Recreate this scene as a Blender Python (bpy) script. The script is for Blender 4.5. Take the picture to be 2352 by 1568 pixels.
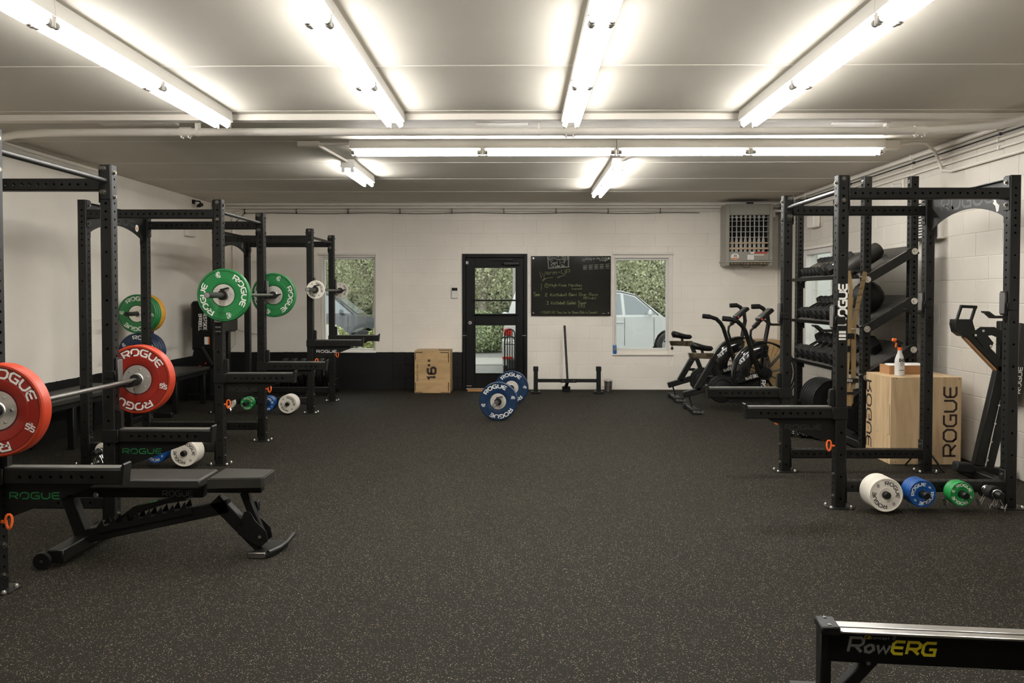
import bpy, math, random
from mathutils import Vector, Matrix
random.seed(7)
for o in list(bpy.data.objects): bpy.data.objects.remove(o)
SC = bpy.context.scene
COL = SC.collection
PI = math.pi
# ------------------------------------------------------------------ camera
CAMH = 1.4716
cd = bpy.data.cameras.new('camera'); cam = bpy.data.objects.new('camera', cd); COL.objects.link(cam)
cd.sensor_width = 36.0; cd.lens = 1901.97/2352*36.0
cd.shift_y = -(784-724.46)/2352
cd.clip_start = .05; cd.clip_end = 200
cam.location = (0, 0, CAMH)
cam.rotation_euler = (PI/2-.0254, 0, .0099)
SC.camera = cam
# ------------------------------------------------------------------ world, exposure
w = bpy.data.worlds.new('overcast_sky'); SC.world = w; w.use_nodes = True
bg = w.node_tree.nodes['Background']
bg.inputs[0].default_value = (.86, .89, .89, 1); bg.inputs[1].default_value = 2.5
SC.view_settings.view_transform = 'Standard'; SC.view_settings.look = 'None'
SC.view_settings.gamma = 1.0; SC.view_settings.use_curve_mapping = False
SC.view_settings.exposure = 0.0
TUBE_STRENGTH = 35.0
# ------------------------------------------------------------------ room dimensions
XL, XR, YB, YF, ZC = -4.77, 3.97, 12.805, -2.6, 2.885

# ------------------------------------------------------------------ materials
MATS = {}
def mat(name, col=(.5, .5, .5), rough=.5, metal=0.0, spec=.5, noise=None, bump=None, emit=None, coat=0.0):
    """noise=(scale, amount) varies the base colour, bump=(scale, strength) adds fine relief"""
    m = bpy.data.materials.new(name); m.use_nodes = True
    nt = m.node_tree; b = nt.nodes['Principled BSDF']
    b.inputs['Base Color'].default_value = (*col, 1)
    b.inputs['Roughness'].default_value = rough; b.inputs['Metallic'].default_value = metal
    b.inputs['Specular IOR Level'].default_value = spec
    b.inputs['Coat Weight'].default_value = coat
    if noise or bump:
        tc = nt.nodes.new('ShaderNodeTexCoord')
    if noise:
        n = nt.nodes.new('ShaderNodeTexNoise'); n.inputs['Scale'].default_value = noise[0]; n.inputs['Detail'].default_value = 5
        nt.links.new(tc.outputs['Object'], n.inputs['Vector'])
        r = nt.nodes.new('ShaderNodeValToRGB')
        a = noise[1]
        r.color_ramp.elements[0].position = .3; r.color_ramp.elements[1].position = .7
        r.color_ramp.elements[0].color = (*[c*(1-a) for c in col], 1)
        r.color_ramp.elements[1].color = (*[min(1, c*(1+a)) for c in col], 1)
        nt.links.new(n.outputs['Fac'], r.inputs[0]); nt.links.new(r.outputs[0], b.inputs['Base Color'])
    if bump:
        n = nt.nodes.new('ShaderNodeTexNoise'); n.inputs['Scale'].default_value = bump[0]; n.inputs['Detail'].default_value = 4
        nt.links.new(tc.outputs['Object'], n.inputs['Vector'])
        bp = nt.nodes.new('ShaderNodeBump'); bp.inputs['Strength'].default_value = bump[1]; bp.inputs['Distance'].default_value = .002
        nt.links.new(n.outputs['Fac'], bp.inputs['Height']); nt.links.new(bp.outputs[0], b.inputs['Normal'])
    if emit:
        b.inputs['Emission Color'].default_value = (*emit[0], 1); b.inputs['Emission Strength'].default_value = emit[1]
    MATS[name] = m
    return m

WALLC = (.90, .835, .735)
def wall_material(name, black_rule, tone=1.0):
    """painted masonry: off-white paint, black paint below the painted line where the wall has it"""
    m = bpy.data.materials.new(name); m.use_nodes = True; nt = m.node_tree; b = nt.nodes['Principled BSDF']
    N = nt.nodes.new; L = nt.links.new
    geo = N('ShaderNodeNewGeometry'); sep = N('ShaderNodeSeparateXYZ'); L(geo.outputs['Position'], sep.inputs[0])
    n1 = N('ShaderNodeTexNoise'); n1.inputs['Scale'].default_value = 1.1; n1.inputs['Detail'].default_value = 6; L(geo.outputs['Position'], n1.inputs['Vector'])
    n2 = N('ShaderNodeTexNoise'); n2.inputs['Scale'].default_value = 60; n2.inputs['Detail'].default_value = 5; L(geo.outputs['Position'], n2.inputs['Vector'])
    r = N('ShaderNodeValToRGB'); r.color_ramp.elements[0].position = .32; r.color_ramp.elements[1].position = .68
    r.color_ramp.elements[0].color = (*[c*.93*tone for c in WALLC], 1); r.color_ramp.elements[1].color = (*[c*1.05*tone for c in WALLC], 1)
    L(n1.outputs['Fac'], r.inputs[0])
    out = r.outputs[0]
    if black_rule:
        n3 = N('ShaderNodeTexNoise'); n3.inputs['Scale'].default_value = 14; n3.inputs['Detail'].default_value = 3; L(geo.outputs['Position'], n3.inputs['Vector'])
        ma = N('ShaderNodeMath'); ma.operation = 'MULTIPLY_ADD'; ma.inputs[1].default_value = .012; L(n3.outputs['Fac'], ma.inputs[0]); L(sep.outputs['Z'], ma.inputs[2])
        lt = N('ShaderNodeMath'); lt.operation = 'LESS_THAN'; lt.inputs[1].default_value = .585; L(ma.outputs[0], lt.inputs[0])
        fac = lt.outputs[0]
        if black_rule == 'back':
            lx = N('ShaderNodeMath'); lx.operation = 'LESS_THAN'; lx.inputs[1].default_value = -.5; L(sep.outputs['X'], lx.inputs[0])
            mu = N('ShaderNodeMath'); mu.operation = 'MULTIPLY'; L(lt.outputs[0], mu.inputs[0]); L(lx.outputs[0], mu.inputs[1]); fac = mu.outputs[0]
        mx = N('ShaderNodeMix'); mx.data_type = 'RGBA'; L(fac, mx.inputs[0]); L(out, mx.inputs[6]); mx.inputs[7].default_value = (.0045, .0045, .0045, 1)
        out = mx.outputs[2]
    L(out, b.inputs['Base Color']); b.inputs['Roughness'].default_value = .55; b.inputs['Specular IOR Level'].default_value = .3
    bp = N('ShaderNodeBump'); bp.inputs['Strength'].default_value = .25; bp.inputs['Distance'].default_value = .003
    L(n2.outputs['Fac'], bp.inputs['Height']); L(bp.outputs[0], b.inputs['Normal'])
    MATS[name] = m
    return m
wall_material('paint_back', 'back'); wall_material('paint_left', 'all'); wall_material('paint_darkened', None, .70)  # last one: same wall paint, darkened to offset strong light on the right wall

def floor_material():
    m = bpy.data.materials.new('speckled_rubber'); m.use_nodes = True; nt = m.node_tree; b = nt.nodes['Principled BSDF']
    N = nt.nodes.new; L = nt.links.new
    tc = N('ShaderNodeTexCoord')
    nw = N('ShaderNodeTexNoise'); nw.inputs['Scale'].default_value = 90; nw.inputs['Detail'].default_value = 2; L(tc.outputs['Object'], nw.inputs['Vector'])
    add = N('ShaderNodeVectorMath'); add.operation = 'MULTIPLY_ADD'; add.inputs[1].default_value = (.012, .012, .012)
    L(nw.outputs['Color'], add.inputs[0]); L(tc.outputs['Object'], add.inputs[2])
    v = N('ShaderNodeTexVoronoi'); v.inputs['Scale'].default_value = 215; L(add.outputs[0], v.inputs['Vector'])
    sx = N('ShaderNodeSeparateColor'); L(v.outputs['Color'], sx.inputs[0])
    gt = N('ShaderNodeMath'); gt.operation = 'GREATER_THAN'; gt.inputs[1].default_value = .835; L(sx.outputs[0], gt.inputs[0])
    lt = N('ShaderNodeMath'); lt.operation = 'LESS_THAN'; lt.inputs[1].default_value = .42; L(v.outputs['Distance'], lt.inputs[0])
    mu = N('ShaderNodeMath'); mu.operation = 'MULTIPLY'; L(gt.outputs[0], mu.inputs[0]); L(lt.outputs[0], mu.inputs[1])
    fl = N('ShaderNodeMix'); fl.data_type = 'RGBA'; L(sx.outputs[1], fl.inputs[0]); fl.inputs[6].default_value = (.06, .05, .034, 1); fl.inputs[7].default_value = (.33, .28, .20, 1)
    n = N('ShaderNodeTexNoise'); n.inputs['Scale'].default_value = .8; n.inputs['Detail'].default_value = 4; L(tc.outputs['Object'], n.inputs['Vector'])
    base = N('ShaderNodeMix'); base.data_type = 'RGBA'; L(n.outputs['Fac'], base.inputs[0]); base.inputs[6].default_value = (.0088, .0074, .0049, 1); base.inputs[7].default_value = (.0130, .0111, .0076, 1)
    mx = N('ShaderNodeMix'); mx.data_type = 'RGBA'; L(mu.outputs[0], mx.inputs[0]); L(base.outputs[2], mx.inputs[6]); L(fl.outputs[2], mx.inputs[7])
    L(mx.outputs[2], b.inputs['Base Color']); b.inputs['Roughness'].default_value = .78; b.inputs['Specular IOR Level'].default_value = .12
    bp = N('ShaderNodeBump'); bp.inputs['Strength'].default_value = .3; bp.inputs['Distance'].default_value = .002
    L(v.outputs['Distance'], bp.inputs['Height']); L(bp.outputs[0], b.inputs['Normal'])
    MATS['speckled_rubber'] = m
floor_material()

def wood_material(name, c0, c1, axis_scale, grain=3.0):
    m = bpy.data.materials.new(name); m.use_nodes = True; nt = m.node_tree; b = nt.nodes['Principled BSDF']
    N = nt.nodes.new; L = nt.links.new
    tc = N('ShaderNodeTexCoord'); mp = N('ShaderNodeMapping'); mp.inputs['Scale'].default_value = axis_scale; L(tc.outputs['Object'], mp.inputs[0])
    n = N('ShaderNodeTexNoise'); n.inputs['Scale'].default_value = grain; n.inputs['Detail'].default_value = 6; n.inputs['Distortion'].default_value = 1.4; L(mp.outputs[0], n.inputs['Vector'])
    r = N('ShaderNodeValToRGB'); r.color_ramp.elements[0].position = .3; r.color_ramp.elements[1].position = .7
    r.color_ramp.elements[0].color = (*c0, 1); r.color_ramp.elements[1].color = (*c1, 1)
    L(n.outputs['Fac'], r.inputs[0]); L(r.outputs[0], b.inputs['Base Color']); b.inputs['Roughness'].default_value = .5
    MATS[name] = m
wood_material('plywood', (.40, .27, .145), (.60, .44, .26), (6, 6, .7), 1.6)
wood_material('plywood_warm', (.40, .255, .11), (.54, .36, .175), (1.2, 5, 5), 1.6)

def glass_material():
    m = bpy.data.materials.new('window_glass'); m.use_nodes = True; nt = m.node_tree
    N = nt.nodes.new; L = nt.links.new
    for n in list(nt.nodes):
        if n.type != 'OUTPUT_MATERIAL': nt.nodes.remove(n)
    out = [n for n in nt.nodes if n.type == 'OUTPUT_MATERIAL'][0]
    tr = N('ShaderNodeBsdfTransparent'); tr.inputs[0].default_value = (.93, .95, .93, 1)
    gl = N('ShaderNodeBsdfGlossy'); gl.inputs['Roughness'].default_value = .03
    fr = N('ShaderNodeFresnel'); ge = N('ShaderNodeNewGeometry'); io = N('ShaderNodeMapRange'); io.inputs[3].default_value = 1.5; io.inputs[4].default_value = 1/1.5
    L(ge.outputs['Backfacing'], io.inputs[0]); L(io.outputs[0], fr.inputs[0])
    mx = N('ShaderNodeMixShader'); L(fr.outputs[0], mx.inputs[0]); L(tr.outputs[0], mx.inputs[1]); L(gl.outputs[0], mx.inputs[2]); L(mx.outputs[0], out.inputs[0])
    MATS['window_glass'] = m
glass_material()

mat("ceiling_paint", (.62, .575, .495), .7, spec=.2, noise=(.9, .05), bump=(35, .2))
mat("trim_white", (.80, .745, .665), .5, noise=(2, .04))
mat("pipe_white", (.82, .775, .70), .4, noise=(3, .04))
mat("fixture_white", (.80, .77, .71), .35)
mat('fixture_grey', (.45, .43, .40), .5)
mat('tube_glow', (.9, .9, .9), .4, emit=((1.0, .99, .965), TUBE_STRENGTH))
mat('tube_glow_boosted', (.9, .9, .9), .4, emit=((1.0, .99, .965), TUBE_STRENGTH*1.7))  # same tubes, emission raised to brighten the back wall
mat('black_steel', (.0052, .0052, .0042), .45, spec=.32, noise=(9, .2), bump=(220, .12))
mat('black_paint', (.0035, .0035, .003), .5, spec=.2, noise=(4, .2), bump=(60, .1))
mat('black_plastic', (.0045, .0045, .004), .45, spec=.35)
mat('black_rubber', (.0055, .0055, .005), .62, spec=.3, bump=(140, .15))
mat('black_gloss', (.006, .006, .006), .12, coat=.5)
mat('charcoal_vinyl', (.022, .020, .0165), .5, spec=.35, noise=(12, .12), bump=(400, .2))
mat('grey_strip', (.10, .095, .085), .45)
mat('bar_steel', (.20, .19, .175), .38, metal=.9, noise=(30, .1))
mat('dark_bar', (.035, .034, .032), .4, metal=.6)
mat('chrome', (.72, .71, .69), .12, metal=1)
mat('zinc', (.62, .60, .56), .32, metal=1)
mat('hub_steel', (.86, .82, .75), .50, metal=1, noise=(3, .08))
mat('aluminium', (.62, .60, .57), .3, metal=1)
mat('plate_red', (.235, .012, .005), .45, bump=(120, .1))
mat('plate_red_rim', (.40, .034, .009), .42, bump=(120, .1))
mat('plate_green', (.012, .17, .042), .42)
mat('plate_blue', (.0015, .020, .062), .42)
mat('change_blue', (.004, .062, .25), .38)
mat('change_green', (.012, .22, .045), .38)
mat('plate_yellow', (.62, .30, .025), .45)
mat('plate_white', (.72, .67, .58), .45)
mat('plate_black', (.0055, .0055, .005), .55, spec=.3, bump=(150, .15))
mat('groove', (.006, .006, .006), .7)
mat('print_white', (.80, .77, .71), .6)
mat('print_black', (.012, .011, .010), .6)
mat('print_dark_brown', (.030, .014, .007), .7)
mat('print_green', (.012, .16, .045), .5)
mat('print_grey', (.20, .195, .185), .5)
mat('print_dim', (.028, .028, .026), .4)
mat('bolt_dark', (.20, .185, .16), .38, metal=1)
mat('slide_metal', (.30, .26, .21), .18, metal=1, noise=(14, .7))
mat('plaster_pale', (.62, .64, .61), .9, noise=(2, .05))
mat('print_yellow', (.70, .58, .02), .5)
mat('orange_plastic', (.80, .13, .015), .4)
mat('red_plastic', (.70, .04, .02), .4)
mat('chalk_white', (.34, .33, .29), .8)
mat('chalk_green', (.19, .21, .085), .8)
mat('board_black', (.012, .012, .010), .09, spec=.6)
mat('white_plastic', (.70, .68, .64), .4)
mat('bottle_white', (.62, .60, .56), .35)
mat('blue_can', (.01, .12, .36), .35)
mat('cardboard', (.34, .175, .075), .75, noise=(10, .08))
mat('cork_mat', (.45, .21, .07), .8, noise=(40, .2))
mat('heater_grey', (.30, .28, .235), .5, noise=(3, .06))
mat('heater_beige', (.48, .36, .24), .6)
mat('heater_tube', (.42, .40, .36), .5)
mat('void_black', (.004, .004, .004), .9)
mat('galvanised', (.42, .40, .37), .35, metal=1, noise=(8, .2))
mat('tan_strap', (.30, .205, .095), .8, bump=(300, .3))
mat('tan_strap_dark', (.22, .15, .065), .85, bump=(300, .3))
mat('grey_tile_board', (.055, .05, .043), .7, noise=(5, .1))
mat('frosted', (.55, .60, .58), .35)
mat('car_white', (.60, .61, .61), .2, coat=.8)
mat('car_dark', (.055, .062, .072), .22, coat=.8)
mat('car_glass', (.22, .25, .27), .06, spec=.8)
mat('car_trim', (.02, .02, .021), .5)
mat('tail_red', (.55, .03, .02), .2)
mat('amber', (.8, .25, .05), .2)
mat('asphalt', (.20, .195, .18), .9, noise=(6, .12), bump=(90, .4))
mat('concrete', (.36, .34, .31), .9, noise=(3, .08))
mat('bark', (.30, .27, .215), .9, noise=(12, .3), bump=(30, .8))
mat('leaf_pale', (.52, .53, .35), .7, noise=(1.4, .35))
mat('leaf_mid', (.32, .37, .21), .7, noise=(1.7, .4))
mat('leaf_dark', (.22, .26, .16), .7, noise=(2, .4))
mat('leaf_hedge', (.34, .37, .14), .6, noise=(3, .4))
mat('cable_black', (.02, .02, .02), .6)
mat('cable_white', (.5, .48, .44), .6)
mat('sticker_orange', (.75, .18, .03), .5)
mat('sticker_red', (.50, .06, .03), .5)

# ------------------------------------------------------------------ mesh building
class MB:
    def __init__(s): s.v = []; s.f = []; s.m = []; s.mi = 0
    def add(s, vs, fs):
        k = len(s.v); s.v += [tuple(p) for p in vs]; s.f += [tuple(i+k for i in f) for f in fs]; s.m += [s.mi]*len(fs); return s
    def box(s, c, size, M=None, ch=0.0):
        """box centred at c; ch chamfers every edge; M optional rotation matrix about c"""
        x, y, z = [d/2 for d in size]
        if ch > 0:
            ch = min(ch, x*.9, y*.9, z*.9)
            vs = []
            for sx in (-1, 1):
                for sy in (-1, 1):
                    for sz in (-1, 1):
                        vs += [(sx*x, sy*(y-ch), sz*(z-ch)), (sx*(x-ch), sy*y, sz*(z-ch)), (sx*(x-ch), sy*(y-ch), sz*z)]
            def i(sx, sy, sz, k): return ((sx > 0)*4+(sy > 0)*2+(sz > 0))*3+k
            fs = []
            for a in (-1, 1):
                q = [i(a, -1, -1, 0), i(a, 1, -1, 0), i(a, 1, 1, 0), i(a, -1, 1, 0)]; fs.append(q if a > 0 else q[::-1])
                q = [i(-1, a, -1, 1), i(-1, a, 1, 1), i(1, a, 1, 1), i(1, a, -1, 1)]; fs.append(q if a > 0 else q[::-1])
                q = [i(-1, -1, a, 2), i(1, -1, a, 2), i(1, 1, a, 2), i(-1, 1, a, 2)]; fs.append(q if a > 0 else q[::-1])
            for a in (-1, 1):
                for b in (-1, 1):
                    e = a*b > 0
                    q = [i(a, b, -1, 0), i(a, b, -1, 1), i(a, b, 1, 1), i(a, b, 1, 0)]; fs.append(q if e else q[::-1])
                    q = [i(a, -1, b, 0), i(a, 1, b, 0), i(a, 1, b, 2), i(a, -1, b, 2)]; fs.append(q if e else q[::-1])
                    q = [i(-1, a, b, 1), i(-1, a, b, 2), i(1, a, b, 2), i(1, a, b, 1)]; fs.append(q if e else q[::-1])
            for a in (-1, 1):
                for b in (-1, 1):
                    for g in (-1, 1):
                        q = [i(a, b, g, 0), i(a, b, g, 1), i(a, b, g, 2)]; fs.append(q if a*b*g > 0 else q[::-1])
        else:
            vs = [(-x, -y, -z), (x, -y, -z), (x, y, -z), (-x, y, -z), (-x, -y, z), (x, -y, z), (x, y, z), (-x, y, z)]
            fs = [(0, 3, 2, 1), (4, 5, 6, 7), (0, 1, 5, 4), (1, 2, 6, 5), (2, 3, 7, 6), (3, 0, 4, 7)]
        c = Vector(c)
        if M is not None: vs = [M @ Vector(p)+c for p in vs]
        else: vs = [Vector(p)+c for p in vs]
        return s.add(vs, fs)
    def bx(s, x0, x1, y0, y1, z0, z1, ch=0.0):
        return s.box(((x0+x1)/2, (y0+y1)/2, (z0+z1)/2), (abs(x1-x0), abs(y1-y0), abs(z1-z0)), None, ch)
    def bar(s, p0, p1, w, h, up=(0, 0, 1), ch=0.0):
        """rectangular bar from p0 to p1, w across, h along 'up'"""
        p0 = Vector(p0); p1 = Vector(p1); d = (p1-p0); L = d.length; d.normalize(); up = Vector(up)
        if abs(d.dot(up)) > .98: up = Vector((0, 1, 0)) if abs(d.y) < .9 else Vector((1, 0, 0))
        sd = d.cross(up).normalized(); u = sd.cross(d)
        M = Matrix((d, sd, u)).transposed()
        return s.box((p0+p1)/2, (L, w, h), M, ch)
    def cyl(s, p0, p1, r, n=14, r1=None, cap=True):
        p0 = Vector(p0); p1 = Vector(p1); d = (p1-p0).normalized(); a = d.orthogonal().normalized(); b = d.cross(a)
        r1 = r if r1 is None else r1
        vs = []; fs = []
        for p, q in ((p0, r), (p1, r1)):
            for k in range(n):
                t = 2*PI*k/n; vs.append(p+(a*math.cos(t)+b*math.sin(t))*q)
        for k in range(n): fs.append((k, (k+1) % n, n+(k+1) % n, n+k))
        if cap: fs += [tuple(range(n))[::-1], tuple(range(n, 2*n))]
        return s.add(vs, fs)
    def sweep(s, pts, r, n=8, closed=False, cap=True, rs=None):
        P = [Vector(p) for p in pts]; N = len(P); vs = []; fs = []; ref = None
        for i in range(N):
            if closed: d = P[(i+1) % N]-P[i-1]
            else: d = P[min(i+1, N-1)]-P[max(i-1, 0)]
            d.normalize()
            if ref is None: ref = d.orthogonal().normalized()
            ref = (ref-d*ref.dot(d)).normalized(); b = d.cross(ref)
            q = rs[i] if rs else r
            for k in range(n):
                t = 2*PI*k/n; vs.append(P[i]+(ref*math.cos(t)+b*math.sin(t))*q)
        M = N if closed else N-1
        for i in range(M):
            for k in range(n):
                a = i*n+k; b2 = i*n+(k+1) % n; c = ((i+1) % N)*n+(k+1) % n; e = ((i+1) % N)*n+k
                fs.append((a, b2, c, e))
        if cap and not closed: fs += [tuple(range(n))[::-1], tuple(range((N-1)*n, N*n))]
        return s.add(vs, fs)
    def lathe(s, prof, n=32, axis='Y', c=(0, 0, 0), closed=True):
        """prof: (radius, height) ring by ring; axis Y or Z or X"""
        c = Vector(c); vs = []; fs = []; m = len(prof)
        for k in range(n):
            t = 2*PI*k/n; ct, st = math.cos(t), math.sin(t)
            for r, h in prof:
                if axis == 'Y': p = (r*ct, h, r*st)
                elif axis == 'Z': p = (r*ct, r*st, h)
                else: p = (h, r*ct, r*st)
                vs.append(Vector(p)+c)
        for k in range(n):
            k2 = (k+1) % n
            for j in range(m if closed else m-1):
                j2 = (j+1) % m
                fs.append((k*m+j, k*m+j2, k2*m+j2, k2*m+j))
        return s.add(vs, fs)
    def prism(s, poly, d0, d1, plane='XZ'):
        """polygon extruded; plane XZ -> along Y, XY -> along Z, YZ -> along X"""
        n = len(poly)
        def P(a, b, d): return (a, d, b) if plane == 'XZ' else ((a, b, d) if plane == 'XY' else (d, a, b))
        vs = [P(a, b, d0) for a, b in poly]+[P(a, b, d1) for a, b in poly]
        fs = [tuple(range(n))[::-1], tuple(range(n, 2*n))]+[(i, (i+1) % n, n+(i+1) % n, n+i) for i in range(n)]
        return s.add(vs, fs)
    def ribbon(s, pts, width, thick=.002, side=(1, 0, 0)):
        """flat strap along pts"""
        sd = Vector(side).normalized(); P = [Vector(p) for p in pts]; N = len(P); vs = []; fs = []
        for i in range(N):
            d = (P[min(i+1, N-1)]-P[max(i-1, 0)]).normalized(); s2 = (sd-d*sd.dot(d)).normalized(); nn = d.cross(s2)
            for a, b in ((-1, -1), (1, -1), (1, 1), (-1, 1)): vs.append(P[i]+s2*(a*width/2)+nn*(b*thick/2))
        for i in range(N-1):
            for k in range(4): fs.append((i*4+k, i*4+(k+1) % 4, (i+1)*4+(k+1) % 4, (i+1)*4+k))
        fs += [(3, 2, 1, 0), tuple(range((N-1)*4, N*4))]
        return s.add(vs, fs)
    def merge(s, o, M=None):
        k = len(s.v); s.v += [tuple(M @ Vector(p)) if M is not None else p for p in o.v]
        s.f += [tuple(i+k for i in f) for f in o.f]; s.m += o.m; return s
    def mesh(s, name, mats, sharp=38):
        me = bpy.data.meshes.new(name); me.from_pydata(s.v, [], s.f)
        for m in (mats if isinstance(mats, (list, tuple)) else [mats]): me.materials.append(MATS[m])
        me.polygons.foreach_set('use_smooth', [('letter' not in name and 'handwriting' not in name)]*len(me.polygons))
        me.polygons.foreach_set('material_index', s.m)
        me.update(); me.set_sharp_from_angle(angle=math.radians(sharp))
        return me
    def build(s, name, mats, parent=None, world=True, sharp=38):
        me = s.mesh(name, mats, sharp)
        o = bpy.data.objects.new(name, me); COL.objects.link(o)
        if parent is not None:
            o.parent = parent
            if world:
                off = Vector((0, 0, 0)); q = parent
                while q is not None: off += Vector(q.location); q = q.parent
                me.transform(Matrix.Translation(-off))
        return o

def tag(o, label=None, cat=None, group=None, kind=None):
    if label: o['label'] = label
    if cat: o['category'] = cat
    if group: o['group'] = group
    if kind: o['kind'] = kind
    return o
def thing(name, label, cat, loc=(0, 0, 0), rz=0.0, group=None):
    o = bpy.data.objects.new(name, None); COL.objects.link(o); o.empty_display_size = .05
    o.location = loc; o.rotation_euler = (0, 0, rz)
    return tag(o, label, cat, group)
def struct(o): o['kind'] = 'structure'; return o
def inst(name, me, parent, loc, rot=(0, 0, 0)):
    o = bpy.data.objects.new(name, me); COL.objects.link(o); o.parent = parent; o.location = loc; o.rotation_euler = rot; return o
def dup(root, loc, rot=None, label=None, group=None):
    r = root.copy(); COL.objects.link(r); r.location = loc
    if rot is not None: r.rotation_euler = rot
    if label: r['label'] = label
    if group: r['group'] = group
    for ch in list(root.children):
        c = ch.copy(); COL.objects.link(c); c.parent = r
        for g in list(ch.children):
            d = g.copy(); COL.objects.link(d); d.parent = c
    return r

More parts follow.
